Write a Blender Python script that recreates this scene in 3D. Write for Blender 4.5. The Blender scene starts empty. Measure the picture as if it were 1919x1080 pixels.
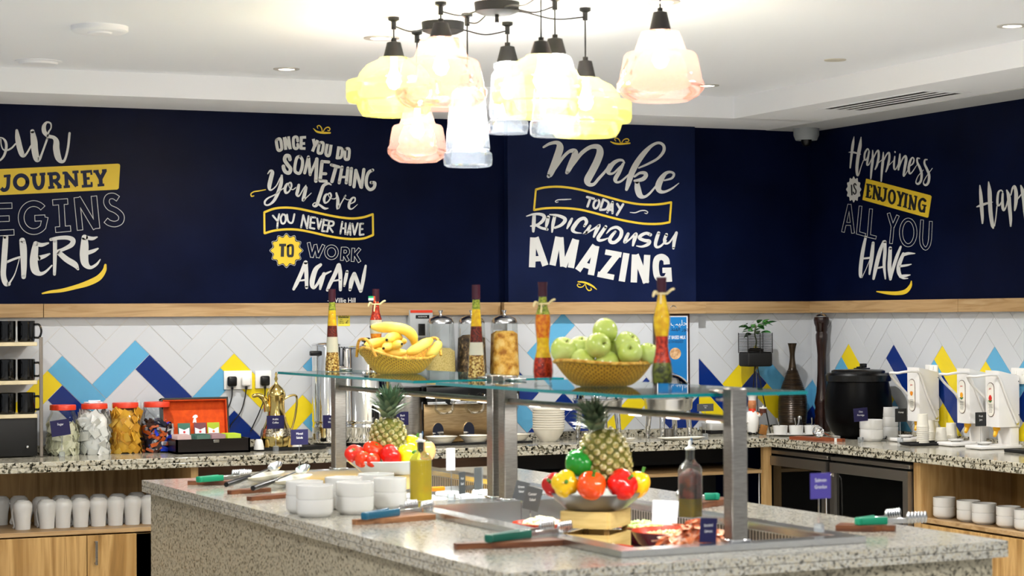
import bpy, bmesh, math, random
from math import pi, sin, cos, radians
from mathutils import Vector, Matrix, Quaternion
random.seed(7)
SC = bpy.context.scene
COL = SC.collection
# ---------------------------------------------------------------- camera
YAW, PITCH, ROLL = 0.4092, 0.0131, -0.0060
CAM = Vector((-6.4615, -10.4878, 1.5785)); FPX = 3900.0
def _basis():
    cy, sy, cp, sp = cos(YAW), sin(YAW), cos(PITCH), sin(PITCH)
    f = Vector((sy*cp, cy*cp, sp)); r = Vector((cy, -sy, 0)); u = r.cross(f)
    return r*cos(ROLL)+u*sin(ROLL), u*cos(ROLL)-r*sin(ROLL), f
CR, CU, CF = _basis()
cd = bpy.data.cameras.new('camera'); cam = bpy.data.objects.new('camera', cd); COL.objects.link(cam)
m = Matrix((CR, CU, -CF)).transposed().to_4x4(); m.translation = CAM; cam.matrix_world = m
cd.sensor_width = 36.0; cd.lens = FPX/1919*36.0; cd.clip_start = .1; cd.clip_end = 60
cd.dof.use_dof = True; cd.dof.focus_distance = 10.6; cd.dof.aperture_fstop = 4.6
SC.camera = cam
# ---------------------------------------------------------------- world, lights, exposure
SC.view_settings.view_transform = 'Standard'; SC.view_settings.look = 'None'
SC.cycles.transparent_max_bounces = 24
SC.view_settings.exposure = 0.22; SC.view_settings.gamma = 1.0; SC.view_settings.use_curve_mapping = False
w = bpy.data.worlds.new('room_beyond'); SC.world = w; w.use_nodes = True
w.node_tree.nodes['Background'].inputs[0].default_value = (.93, .97, 1.0, 1)
w.node_tree.nodes['Background'].inputs[1].default_value = 0.46
def area(name, loc, size, power, color=(1, .985, .965), aim=None, sy=None, spread=None):
    l = bpy.data.lights.new(name, 'AREA'); l.energy = power; l.color = color; l.size = size
    if sy: l.shape = 'RECTANGLE'; l.size_y = sy
    if spread: l.spread = spread
    o = bpy.data.objects.new(name, l); COL.objects.link(o); o.location = loc
    if aim is not None:
        o.rotation_euler = (Vector(aim)-Vector(loc)).to_track_quat('-Z', 'Y').to_euler()
    return o
def spot(name, loc, aim, power, angle=70, blend=.6, color=(1, .985, .965), r=.04):
    l = bpy.data.lights.new(name, 'SPOT'); l.energy = power; l.color = color
    l.spot_size = radians(angle); l.spot_blend = blend; l.shadow_soft_size = r
    o = bpy.data.objects.new(name, l); COL.objects.link(o); o.location = loc
    o.rotation_euler = (Vector(aim)-Vector(loc)).to_track_quat('-Z', 'Y').to_euler()
    return o
# added fill: area lights without fixtures at ceiling height in front of the buffet
for i, (x, y, p) in enumerate([(-6.0, -5.2, 45), (-3.2, -7.4, 60), (-6.4, -9.0, 60), (-1.6, -4.6, 35), (-4.6, -3.0, 15)]):
    area('room_fill_light', (x, y, 2.74), .5, p, aim=(x, y, 0))
# recessed downlights over the counters
DOWN = [(-5.75, -.96, 85), (-3.5, -.96, 85), (-1.25, -1.03, 120), (-1.15, -3.45, 130), (-3.45, -2.16, 40)]
for x, y, p in DOWN:
    spot('downlight_beam', (x, y, 2.74), (x, y+.12, .9) if x < -1.2 else (x+.15, y+.02, .9), p, 140, .9, r=.03)
# ---------------------------------------------------------------- maths helpers
def ray(px, py):
    return CF + CR*((px-959.5)/FPX) + CU*((540-py)/FPX)
def at(px, py, z=.9):
    d = ray(px, py); return CAM + d*((z-CAM.z)/d.z)
def on_y(px, py, y=0.0):
    d = ray(px, py); return CAM + d*((y-CAM.y)/d.y)
def on_x(px, py, x=0.0):
    d = ray(px, py); return CAM + d*((x-CAM.x)/d.x)
def bx(px, y, z=.9):               # point at depth y from the back wall seen in column px
    P = on_y(px, 820, y); P.z = z; return P
def upp(P):                       # metres covered by one picture unit at P
    return (Vector(P)-CAM).dot(CF)/FPX
def dist(px, py, d):              # point at depth d
    return CAM + ray(px, py)*d
def zpx(P, py):
    d = (Vector(P)-CAM).dot(CF); lo, hi = 0, 3
    for _ in range(50):
        m_ = (lo+hi)/2; Q = Vector((P[0], P[1], m_))-CAM
        if 540-FPX*Q.dot(CU)/Q.dot(CF) > py: lo = m_
        else: hi = m_
    return (lo+hi)/2
IA = -0.0341
IN = Vector((-4.3033, -5.4509, 0)); IAX = Vector((sin(IA), cos(IA), 0)); IBX = Vector((cos(IA), -sin(IA), 0)); IROT = -IA
def isl(s, t, z=.9):
    v = IN + IBX*s + IAX*t; v.z = z; return v
# ---------------------------------------------------------------- materials
def hexc(c):
    if isinstance(c, str):
        c = c.lstrip('#'); v = [int(c[i:i+2], 16)/255 for i in (0, 2, 4)]
        return tuple((x/12.92 if x <= .04045 else ((x+.055)/1.055)**2.4) for x in v)+(1,)
    return tuple(c)+(1,) if len(c) == 3 else tuple(c)
MATS = {}; KIDS = {}
def mat(name, color='#808080', rough=.5, metal=0.0, spec=.5, trans=0.0, emit=0.0, ior=1.45, coat=0.0, sss=0.0):
    if name in MATS: return MATS[name]
    M = bpy.data.materials.new(name); M.use_nodes = True; b = M.node_tree.nodes['Principled BSDF']
    b.inputs['Base Color'].default_value = hexc(color); b.inputs['Roughness'].default_value = rough
    b.inputs['Metallic'].default_value = metal; b.inputs['Specular IOR Level'].default_value = spec
    b.inputs['Transmission Weight'].default_value = trans; b.inputs['IOR'].default_value = ior
    b.inputs['Coat Weight'].default_value = coat
    if emit:
        b.inputs['Emission Color'].default_value = hexc(color); b.inputs['Emission Strength'].default_value = emit
    MATS[name] = M; return M
def nodes(M): return M.node_tree.nodes, M.node_tree.links, M.node_tree.nodes['Principled BSDF']
def coords(n, l, scale, kind='Object', rot=(0, 0, 0)):
    tc = n.new('ShaderNodeTexCoord'); mp = n.new('ShaderNodeMapping')
    mp.inputs['Scale'].default_value = scale; mp.inputs['Rotation'].default_value = rot
    l.new(tc.outputs[kind], mp.inputs['Vector']); return mp.outputs['Vector']
def ramp(n, stops, interp='LINEAR'):
    r = n.new('ShaderNodeValToRGB'); r.color_ramp.interpolation = interp
    e = r.color_ramp.elements
    while len(e) < len(stops): e.new(.5)
    for k, (p, c) in enumerate(stops): e[k].position = p; e[k].color = hexc(c)
    return r
def noise_mat(name, stops, scale=(1, 1, 1), detail=4, nscale=5, rough=.5, bump=0.0, kind='Object', metal=0.0, dist_=0.0, spec=.5):
    if name in MATS: return MATS[name]
    M = mat(name, '#888888', rough, metal, spec); n, l, b = nodes(M)
    v = coords(n, l, scale, kind)
    t = n.new('ShaderNodeTexNoise'); t.inputs['Scale'].default_value = nscale; t.inputs['Detail'].default_value = detail
    t.inputs['Distortion'].default_value = dist_
    l.new(v, t.inputs['Vector']); r = ramp(n, stops); l.new(t.outputs['Fac'], r.inputs['Fac']); l.new(r.outputs['Color'], b.inputs['Base Color'])
    if bump:
        bp = n.new('ShaderNodeBump'); bp.inputs['Strength'].default_value = bump; bp.inputs['Distance'].default_value = .002
        l.new(t.outputs['Fac'], bp.inputs['Height']); l.new(bp.outputs['Normal'], b.inputs['Normal'])
    return M
def glass_mat(name, tint='#ffffff', diff=0.0, diffc='#ffffff', rough=.02, gl=1.0):
    """thin clear glass: lets light straight through, mirrors at grazing angles, optionally a little milky"""
    if name in MATS: return MATS[name]
    M = bpy.data.materials.new(name); M.use_nodes = True; n = M.node_tree.nodes; l = M.node_tree.links; n.clear()
    o = n.new('ShaderNodeOutputMaterial'); tr = n.new('ShaderNodeBsdfTransparent'); tr.inputs[0].default_value = hexc(tint)
    g = n.new('ShaderNodeBsdfGlossy'); g.inputs['Roughness'].default_value = rough
    f = n.new('ShaderNodeFresnel'); f.inputs['IOR'].default_value = 1.42
    mu = n.new('ShaderNodeMath'); mu.operation = 'MULTIPLY'; mu.inputs[1].default_value = gl; l.new(f.outputs[0], mu.inputs[0])
    mx = n.new('ShaderNodeMixShader'); l.new(mu.outputs[0], mx.inputs[0])
    base = tr.outputs[0]
    if diff:
        tl = n.new('ShaderNodeBsdfTranslucent'); tl.inputs[0].default_value = hexc(diffc)
        df = n.new('ShaderNodeBsdfDiffuse'); df.inputs[0].default_value = hexc(diffc)
        m1 = n.new('ShaderNodeMixShader'); m1.inputs[0].default_value = .5; l.new(tl.outputs[0], m1.inputs[1]); l.new(df.outputs[0], m1.inputs[2])
        m2 = n.new('ShaderNodeMixShader'); m2.inputs[0].default_value = diff; l.new(tr.outputs[0], m2.inputs[1]); l.new(m1.outputs[0], m2.inputs[2])
        base = m2.outputs[0]
    l.new(base, mx.inputs[1]); l.new(g.outputs[0], mx.inputs[2]); l.new(mx.outputs[0], o.inputs['Surface'])
    MATS[name] = M; return M
def wood(name, dark, light, axis='z', rough=.42, s=1.0):
    sc = {'z': (9*s, 9*s, .7*s), 'x': (.7*s, 9*s, 9*s), 'y': (9*s, .7*s, 9*s)}[axis]
    return noise_mat(name, [(.3, dark), (.5, light), (.62, dark), (.75, light)], sc, 5, 2.2, rough, .05, dist_=1.2)
def granite(name, dark='#15140f', mid='#77715f', light='#d9d6cb', rough=.12, sc=85, cov=.0):
    if name in MATS: return MATS[name]
    M = mat(name, '#888888', rough); n, l, b = nodes(M)
    v = coords(n, l, (1, 1, 1), 'Object')
    vo = n.new('ShaderNodeTexVoronoi'); vo.inputs['Scale'].default_value = sc; l.new(v, vo.inputs['Vector'])
    sp = n.new('ShaderNodeSeparateColor'); l.new(vo.outputs['Color'], sp.inputs[0])
    no = n.new('ShaderNodeTexNoise'); no.inputs['Scale'].default_value = sc*.55; no.inputs['Detail'].default_value = 3; l.new(v, no.inputs['Vector'])
    ad = n.new('ShaderNodeMath'); ad.operation = 'MULTIPLY_ADD'; ad.inputs[1].default_value = .55; l.new(sp.outputs[0], ad.inputs[0])
    sb = n.new('ShaderNodeMath'); sb.operation = 'MULTIPLY'; sb.inputs[1].default_value = .62; l.new(no.outputs['Fac'], sb.inputs[0]); l.new(sb.outputs[0], ad.inputs[2])
    r = ramp(n, [(.30-cov, dark), (.42-cov, mid), (.58-cov, light), (.74, '#a9a08a'), (.9, light)]); l.new(ad.outputs[0], r.inputs['Fac']); l.new(r.outputs['Color'], b.inputs['Base Color'])
    return M
# ---------------------------------------------------------------- shapes: (verts, faces)
def box(cx, cy, cz, sx, sy, sz):
    x, y, z = sx/2, sy/2, sz/2
    V = [(cx+a*x, cy+b*y, cz+c*z) for a in (-1, 1) for b in (-1, 1) for c in (-1, 1)]
    return V, [(0, 1, 3, 2), (4, 6, 7, 5), (0, 4, 5, 1), (2, 3, 7, 6), (0, 2, 6, 4), (1, 5, 7, 3)]
def rbox(cx, cy, cz, sx, sy, sz, r=.004, seg=2):
    bm = bmesh.new(); V, F = box(cx, cy, cz, sx, sy, sz)
    vs = [bm.verts.new(v) for v in V]
    for f in F: bm.faces.new([vs[i] for i in f])
    bmesh.ops.bevel(bm, geom=bm.edges[:], offset=min(r, .49*min(sx, sy, sz)), segments=seg, affect='EDGES', profile=.5)
    bm.verts.index_update()
    out = [tuple(v.co) for v in bm.verts], [tuple(v.index for v in f.verts) for f in bm.faces]
    bm.free(); return out
def lathe(prof, n=32, sq=0.0, sx=1.0, sy=1.0):
    """prof: (r,z) from bottom to top; r=0 closes; sq squares the section"""
    V, F, rings = [], [], []
    for r, z in prof:
        if r <= 1e-6: rings.append([len(V)]); V.append((0, 0, z))
        else:
            ring = []
            for k in range(n):
                a = 2*pi*k/n; c, s = cos(a), sin(a)
                q = 1.0
                if sq: q = (abs(c)**(2+sq*6)+abs(s)**(2+sq*6))**(-1/(2+sq*6))
                ring.append(len(V)); V.append((r*q*c*sx, r*q*s*sy, z))
            rings.append(ring)
    for a, b in zip(rings, rings[1:]):
        if len(a) == 1 and len(b) == 1: continue
        for k in range(n):
            k2 = (k+1) % n
            if len(a) == 1: F.append((a[0], b[k2], b[k]))
            elif len(b) == 1: F.append((a[k], a[k2], b[0]))
            else: F.append((a[k], a[k2], b[k2], b[k]))
    return V, F
def cyl(r, z0, z1, n=24, r2=None): r2 = r if r2 is None else r2; return lathe([(0, z0), (r, z0), (r2, z1), (0, z1)], n)
def ball(r, c=(0, 0, 0), n=16, sz=1.0):
    return mv(lathe([(r*sin(pi*k/(n//2)), -r*sz*cos(pi*k/(n//2))) if 0 < k < n//2 else (0, -r*sz if k == 0 else r*sz) for k in range(n//2+1)], n), c)
def crv(pts, n=6):
    """Catmull-Rom through points (any tuple length)"""
    P = [tuple(p) for p in pts]
    if len(P) < 3: return P
    E = [tuple(2*a-b for a, b in zip(P[0], P[1]))]+P+[tuple(2*a-b for a, b in zip(P[-1], P[-2]))]
    out = []
    for i in range(1, len(E)-2):
        for k in range(n):
            t = k/n
            out.append(tuple(.5*(2*b+(c-a)*t+(2*a-5*b+4*c-d)*t*t+(3*b-a-3*c+d)*t**3) for a, b, c, d in zip(E[i-1], E[i], E[i+1], E[i+2])))
    out.append(P[-1]); return out
def tube(pts, r, n=8, closed=False, cap=True):
    P = [Vector(p) for p in pts]; V, F = [], []
    R = r if isinstance(r, (list, tuple)) else [r]*len(P)
    N = len(P); up = None
    for i, p in enumerate(P):
        a = P[i-1] if (i > 0 or closed) else p; b = P[(i+1) % N] if (i < N-1 or closed) else p
        t = (b-a).normalized()
        if up is None:
            up = Vector((0, 0, 1)) if abs(t.z) < .9 else Vector((1, 0, 0))
        s = t.cross(up)
        if s.length < 1e-4: s = t.cross(Vector((.3, 1, .2)))
        s.normalize(); up = s.cross(t).normalized()
        for k in range(n):
            an = 2*pi*k/n; V.append(tuple(p+(s*cos(an)+up*sin(an))*R[i]))
    for i in range(N if closed else N-1):
        for k in range(n):
            a, b = i*n+k, i*n+(k+1) % n; j = (i+1) % N
            F.append((a, b, j*n+(k+1) % n, j*n+k))
    if cap and not closed: F.append(tuple(range(n-1, -1, -1))); F.append(tuple((N-1)*n+k for k in range(n)))
    return V, F
def prism(poly, z0, z1):
    n = len(poly); V = [(x, y, z0) for x, y in poly]+[(x, y, z1) for x, y in poly]
    return V, [tuple(range(n-1, -1, -1)), tuple(range(n, 2*n))]+[(k, (k+1) % n, n+(k+1) % n, n+k) for k in range(n)]
def mv(s, d): return [(x+d[0], y+d[1], z+d[2]) for x, y, z in s[0]], s[1]
def tf(s, M): return [tuple(M @ Vector(v)) for v in s[0]], s[1]
def rz(s, a): return tf(s, Matrix.Rotation(a, 4, 'Z'))
def rx(s, a): return tf(s, Matrix.Rotation(a, 4, 'X'))
def ry(s, a): return tf(s, Matrix.Rotation(a, 4, 'Y'))
def sc3(s, a, b, c): return [(x*a, y*b, z*c) for x, y, z in s[0]], s[1]
def merge(*ss):
    V, F = [], []
    for s in ss:
        o = len(V); V += list(s[0]); F += [tuple(i+o for i in f) for f in s[1]]
    return V, F
def obj(name, M, *shapes, parent=None, loc=None, rot=0.0, ang=40, mats=None, midx=None):
    V, F = merge(*shapes)
    me = bpy.data.meshes.new(name); me.from_pydata(V, [], F)
    for q in (mats or [M]): me.materials.append(q)
    if midx: me.polygons.foreach_set('material_index', midx)
    me.shade_smooth(); me.set_sharp_from_angle(angle=radians(ang)); me.update()
    o = bpy.data.objects.new(name, me); COL.objects.link(o)
    if parent is not None: o.parent = parent; KIDS.setdefault(parent, []).append(o)
    if loc is not None: o.location = loc
    if rot: o.rotation_euler = (0, 0, rot)
    return o
def tag(o, label, cat, group=None, kind=None):
    o['label'] = label; o['category'] = cat
    if group: o['group'] = group
    if kind: o['kind'] = kind
    return o
def thing(name, label, cat, loc=(0, 0, 0), rot=0.0, group=None):
    o = bpy.data.objects.new(name, None); COL.objects.link(o); o.empty_display_size = .05
    o.location = loc; o.rotation_euler = (0, 0, rot); return tag(o, label, cat, group)
def dup(root, loc, rot=None, label=None, group=None):
    r = root.copy(); COL.objects.link(r); r.location = loc
    if rot is not None: r.rotation_euler = (0, 0, rot)
    if label: r['label'] = label
    if group: r['group'] = group
    def rec(a, b):
        for ch in KIDS.get(a, []):
            c = ch.copy(); COL.objects.link(c); c.parent = b; KIDS.setdefault(b, []).append(c); rec(ch, c)
    rec(root, r); return r
def struct(name, M, *shapes, **k):
    o = obj(name, M, *shapes, **k); o['kind'] = 'structure'; return o
def quad(a, b, c, d): return [tuple(a), tuple(b), tuple(c), tuple(d)], [(0, 1, 2, 3)]
def label3d(txt, size, M, parent, loc, rot, name='lettering', align='CENTER', sx=1.0, ext=.0002, shear=0.0, bold=0.0):
    cu = bpy.data.curves.new(name, 'FONT'); cu.body = txt; cu.size = size; cu.align_x = align; cu.align_y = 'CENTER'
    cu.extrude = ext; cu.shear = shear; cu.offset = bold; cu.resolution_u = 3
    o = bpy.data.objects.new(name, cu); COL.objects.link(o); cu.materials.append(M)
    dg = bpy.context.evaluated_depsgraph_get(); me = bpy.data.meshes.new_from_object(o.evaluated_get(dg))
    bpy.data.objects.remove(o); q = bpy.data.objects.new(name, me); COL.objects.link(q)
    q.parent = parent; KIDS.setdefault(parent, []).append(q)
    q.location = loc; q.rotation_euler = rot; q.scale = (sx, 1, 1); return q
# ================================================================ MATERIALS
M_navy = noise_mat('navy_vinyl', [(.3, '#040920'), (.7, '#08102c')], (1, 1, 1), 4, 3.0, .33, 0, spec=.06)
M_navy2 = noise_mat('navy_vinyl_pillar', [(.3, '#0b1430'), (.7, '#131d40')], (1, 1, 1), 4, 3.0, .36, 0, spec=.14)
M_white = mat('white_paint', '#eef0f4', .75); M_ceil = mat('ceiling_paint', '#eef1f6', .8)
M_grey = mat('grey_paint', '#b9bbbd', .75)
M_oak = noise_mat('oak_trim', [(.3, '#8f6f47'), (.5, '#b09167'), (.65, '#9c7b50'), (.8, '#b99e76')], (.8, 6, 14), 5, 2.0, .45, .03, dist_=.9)
M_oaky = noise_mat('oak_trim_right', [(.3, '#8f6f47'), (.5, '#b09167'), (.65, '#9c7b50'), (.8, '#b99e76')], (6, .8, 14), 5, 2.0, .45, .03, dist_=.9)
M_oakv = noise_mat('oak_upright', [(.3, '#977242'), (.5, '#b69462'), (.65, '#a17b48'), (.8, '#be9f6e')], (9, 9, .8), 5, 2.0, .45, .03, dist_=.9)
M_doorw = noise_mat('plank_wood', [(.22, '#5f4526'), (.4, '#9a743f'), (.55, '#bf9a62'), (.7, '#8e6836'), (.85, '#c6a36c')], (7, 7, .45), 6, 1.7, .4, .03, dist_=1.4)
M_shadew = noise_mat('shaded_wood', [(.3, '#3a2412'), (.7, '#5b3b1f')], (1, 9, 9), 4, 2, .5)  # wood darkened to carry the shade inside the open base unit
M_tile = {'w': mat('tile_white', '#c3c6ca', .22), 'l': mat('tile_light_blue', '#5ea6cd', .22), 'd': mat('tile_dark_blue', '#0a2a74', .2), 'y': mat('tile_yellow', '#e3cb1e', .22)}
M_grout = mat('grout', '#c9c6bf', .9)
M_gran = granite('granite_grey', '#12110c', '#5b5747', '#bdb9aa', .12, 100); M_granI = granite('granite_island', '#55524a', '#8f8c82', '#b7b5ad', .15, 150)
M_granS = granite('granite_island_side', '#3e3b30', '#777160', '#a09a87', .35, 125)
M_steel = noise_mat('brushed_steel', [(.3, '#8c8781'), (.7, '#aaa59e')], (4, 4, 60), 3, 8, .33, 0, metal=1)
M_steelw = mat('bright_steel', '#cfcfcf', .22, 1); M_chrome = mat('chrome', '#e6e6e6', .06, 1)
M_black = mat('black_plastic', '#050505', .28); M_blackm = mat('black_matt', '#080808', .6)
M_ceram = mat('white_ceramic', '#d9d8d5', .14, spec=.6); M_ivory = mat('ivory_ceramic', '#e2dccd', .16)
M_cardw = mat('white_card', '#e9e9ee', .5); M_navyc = mat('navy_card', '#161344', .35); M_greyc = mat('grey_card', '#4a4c4e', .35); M_blackc = mat('black_card', '#1d1f22', .4)
M_acryl = glass_mat('acrylic', '#f4f7fa', .25, '#e8eef2'); M_txt = mat('white_print', '#e6e6e6', .5)
M_clear = glass_mat('clear_glass', '#fcfefd', gl=.5); M_shelfg = glass_mat('shelf_glass', '#d9efec', gl=1.0); M_edge = mat('green_glass_edge', '#0f8f94', .1, trans=.25)
M_red = mat('red_plastic', '#d33a1e', .35); M_gold = mat('gold_plate', '#d6bb72', .13, 1)
M_mural = mat('mural_white', '#c9c9c6', .55); M_muraly = mat('mural_yellow', '#d9b92c', .5)
# ================================================================ SETTING
ZC, ZT, ZB, ZR = 2.6455, 1.6493, 1.5814, 2.762
struct('floor', noise_mat('floor_tiles', [(.4, '#cfccc6'), (.6, '#dad8d3')], (1, 1, 1), 3, 4, .35), box(-5, -6, -.05, 14, 14, .1))
struct('wall_back', M_navy, box(-4.5, .08, 1.35, 9.4, .16, 2.9))
struct('wall_right', M_navy, box(.08, -3.6, 1.35, .16, 7.2, 2.9))
PX0, PX1 = -1.956, -.795
struct('wall_pillar', M_navy2, box((PX0+PX1)/2, -.025, (1.60+ZC)/2, PX1-PX0, .05, ZC-1.60))
struct('ceiling', M_ceil, box(-5.4, -6.9, ZR+.06, 9.2, 12.8, .12))
SX = -.83; SY = -.565
struct('ceiling_soffit', M_white, box(-4.5, SY/2+.05, ZC+.12, 9.4, -SY+.1, .24), box(SX/2+.05, -3.9, ZC+.12, -SX+.1, 6.7, .24))
struct('trim_1', M_grey, box(-.15, -3.6, ZC-.001, .3, 7.2, .004))
def trimb(name, x0, x1, d, z0=ZB, z1=ZT):
    return struct(name, M_oak, rbox((x0+x1)/2, -d/2, (z0+z1)/2, x1-x0, d, z1-z0, .001, 1))
xj = on_y(80, 580, -.02).x
trimb('trim_2', -7.6, xj-.0015, .042); trimb('trim_3', xj+.0015, -2.0, .042)
trimb('trim_4', on_y(945, 580, -.075).x, on_y(1323, 580, -.075).x, .075); trimb('trim_5', -.73, -.001, .042)
yj = on_x(1801.5, 580, -.02).y
for nm, a, b in (('trim_6', yj+.0015, -.043), ('trim_7', -5.5, yj-.0015)):
    struct(nm, M_oaky, rbox(-.021, (a+b)/2, (ZB+ZT)/2, .042, abs(b-a), ZT-ZB, .001, 1))
# ---- herringbone tiles
def clip(poly, x0, x1, y0, y1):
    def cut(P, ins, inter):
        out = []
        for i in range(len(P)):
            a, b = P[i-1], P[i]
            if ins(b):
                if not ins(a): out.append(inter(a, b))
                out.append(b)
            elif ins(a): out.append(inter(a, b))
        return out
    for ax, k, s in ((0, x0, 1), (0, x1, -1), (1, y0, 1), (1, y1, -1)):
        if not poly: return []
        def inter(a, b, ax=ax, k=k):
            t = (k-a[ax])/(b[ax]-a[ax]); return tuple(a[j]+(b[j]-a[j])*t for j in (0, 1))
        poly = cut(poly, lambda p: (p[ax]-k)*s >= 0, inter)
    return poly
def herringbone(name, org, w, region, colours, place, tocell, mirror=False):
    """region: (u0,u1,z0,z1) on the wall; place(u,z,depth)->point; colours: {(cell x, cell y): code}"""
    u0, u1, z0, z1 = region; R2 = math.sqrt(.5); g = .0013
    keys = {}
    def start(cx, cy):
        k = (cx+cy) % 6
        return ('p', cx-k, cy) if k < 3 else ('q', cx, cy-(k-3))
    for (cx, cy), c in colours.items(): keys[start(cx, cy)] = c
    V, F, MI = [], [], []
    order = 'wldy'
    lim = int(8/w)
    for cx in range(-lim, lim):
        for cy in range(-lim, lim):
            k = (cx+cy) % 6
            if k not in (0, 3): continue
            ty = 'p' if k == 0 else 'q'
            a0, b0 = org[0]+cx*w, org[1]+cy*w
            a1, b1 = (a0+3*w, b0+w) if ty == 'p' else (a0+w, b0+3*w)
            pq = [(a0+g, b0+g), (a1-g, b0+g), (a1-g, b1-g), (a0+g, b1-g)]
            uz = [((p+q)*R2, (q-p)*R2) for p, q in pq]
            us = [p[0] for p in uz]; zs = [p[1] for p in uz]
            if max(us) < u0 or min(us) > u1 or max(zs) < z0 or min(zs) > z1: continue
            P = clip(uz, u0, u1, z0, z1)
            if len(P) < 3: continue
            o = len(V); n = len(P)
            V += [place(u, z, .006) for u, z in P]+[place(u, z, .001) for u, z in P]
            mi = order.index(keys.get((ty, cx, cy), 'w'))
            F.append(tuple(o+i for i in range(n))); MI.append(mi)
            for i in range(n): F.append((o+i, o+n+i, o+n+(i+1) % n, o+(i+1) % n)); MI.append(mi)
    o = len(V); V += [place(u0, z0, .004), place(u1, z0, .004), place(u1, z1, .004), place(u0, z1, .004)]
    F.append((o, o+1, o+2, o+3)); MI.append(4)
    ob = obj(name, None, (V, F), mats=[M_tile[c] for c in order]+[M_grout], midx=MI); ob['kind'] = 'structure'; return ob
def cells(pts, org, w, wall, d=0.0):
    out = {}; R2 = math.sqrt(.5)
    for px, py, c in pts:
        P = on_y(px, py, -d) if wall == 'y' else on_x(px, py, 0)
        u = P.x if wall == 'y' else -P.y
        p, q = (u-P.z)*R2, (u+P.z)*R2
        out[(math.floor((p-org[0])/w), math.floor((q-org[1])/w))] = c
    return out
# org = (p,q) of a lattice corner in metres
oL, wL = (-3.869, -1.799), .1047
cL = cells([(225, 680, 'l'), (130, 700, 'l'), (310, 700, 'd'), (90, 715, 'y'), (135, 765, 'd'), (440, 680, 'y'), (400, 708, 'l'), (450, 800, 'd'), (565, 765, 'y'), (583, 690, 'l'), (581, 800, 'd'), (583, 785, 'l')], oL, wL, 'y')
herringbone('wall_back_tiles', oL, wL, (-7.5, PX0+.004, .94, ZB), cL, lambda u, z, d: (u, -d, z), None)
oP, wP = (-2.272, -.02), .104
cP = cells([(1050, 625, 'l'), (998, 735, 'd'), (985, 790, 'l'), (1062, 765, 'd'), (1165, 795, 'y'), (1077, 800, 'd'), (1190, 745, 'y'), (1252, 785, 'd'), (1285, 790, 'y'), (1275, 800, 'd')], oP, wP, 'y', .03)
struct('wall_pillar_base', M_grout, box((PX0+PX1)/2+.002, -.0135, 1.25, PX1-PX0-.004, .027, .7))
herringbone('wall_pillar_tiles', oP, wP, (PX0, on_y(1309, 650, -.03).x, .92, ZB), cP, lambda u, z, d: (u, -d-.026, z), None)
oQ, wQ = (-1.155, .613), .1045
cQ = cells([(1390, 690, 'y'), (1440, 700, 'l'), (1416, 708, 'd'), (1440, 735, 'y'), (1505, 760, 'l'), (1508, 785, 'd'), (1330, 748, 'y'), (1358, 757, 'd'), (1340, 800, 'y')], oQ, wQ, 'y')
herringbone('wall_back_tiles.001', oQ, wQ, (PX1, -.001, .92, ZB), cQ, lambda u, z, d: (u, -d, z), None)
oR, wR = (-.71, 1.17), .1068
cR_ = cells([(1597, 668, 'y'), (1578, 680, 'l'), (1690, 690, 'd'), (1682, 760, 'l'), (1673, 746, 'y'), (1775, 690, 'y'), (1753, 682, 'l'), (1775, 745, 'd'), (1768, 790, 'y'), (1868, 665, 'l'), (1850, 690, 'y'), (1914, 726, 'l'), (1914, 760, 'd'), (1914, 805, 'y'), (1525, 740, 'l'), (1525, 780, 'd')], oR, wR, 'x')
herringbone('wall_right_tiles', oR, wR, (.006, 5.4, .92, ZB), cR_, lambda u, z, d: (-d, -u, z), None)
# ================================================================ COUNTERS
DL, DR = .609, .638
wt = thing('worktop', 'long grey speckled granite worktop running along both tiled walls', 'worktop', (0, 0, 0))
def slab(x0, x1, y0, y1, zt, th=.05, gap=.0025, ins=.004):
    m_ = zt-th/2
    return merge(rbox((x0+x1)/2, (y0+y1)/2, (zt+m_+gap/2)/2, x1-x0, y1-y0, zt-m_-gap/2, .003, 1), box((x0+x1)/2, (y0+y1)/2, m_, x1-x0-2*ins, y1-y0-2*ins, gap),
                 rbox((x0+x1)/2, (y0+y1)/2, (zt-th+m_-gap/2)/2, x1-x0, y1-y0, m_-gap/2-zt+th, .003, 1))
obj('slab', M_gran, slab(-7.6, -.001, -DL, -.001, .9), slab(-DR, -.001, -5.2, -DL+.0005, .9), parent=wt)
for k, q in enumerate((box(-4.78, -.0125, .9212, 5.6, .02, .042), box(-.4, -.0125, .9182, .76, .02, .036), box((PX0+PX1)/2, -.0425, .9172, PX1-PX0, .02, .034), box(-.0125, -2.6, .9182, .02, 5.1, .036))): struct('trim_%d' % (8+k), M_gran, q)
ZS = on_y(140, 994.5, -.56).z     # open shelf under the left counter
def cab_frame(x0, x1, shelfz, base=True):
    return
FY = -.565
xa, xb = -7.6, on_y(372, 885, FY).x
c1 = thing('base_cabinet', 'oak base cabinet with open mug shelf and two doors under left counter', 'cabinet', ((xa+xb)/2, 0, 0))
hx = (xb-xa)/2
obj('back_panel', M_doorw, box(0, -.03, .43, 2*hx, .02, .84), parent=c1)
obj('shelf', M_oak, rbox(0, (FY-.02)/2, ZS-.01, 2*hx-.001, -FY-.02, .02, .001, 1), parent=c1)
obj('side_panel', M_oakv, box(hx-.018, (FY-.02)/2, .425, .036, -FY-.03, .848), parent=c1)
xs = on_y(162.5, 1040, FY).x-(xa+xb)/2
hnd = []
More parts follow.
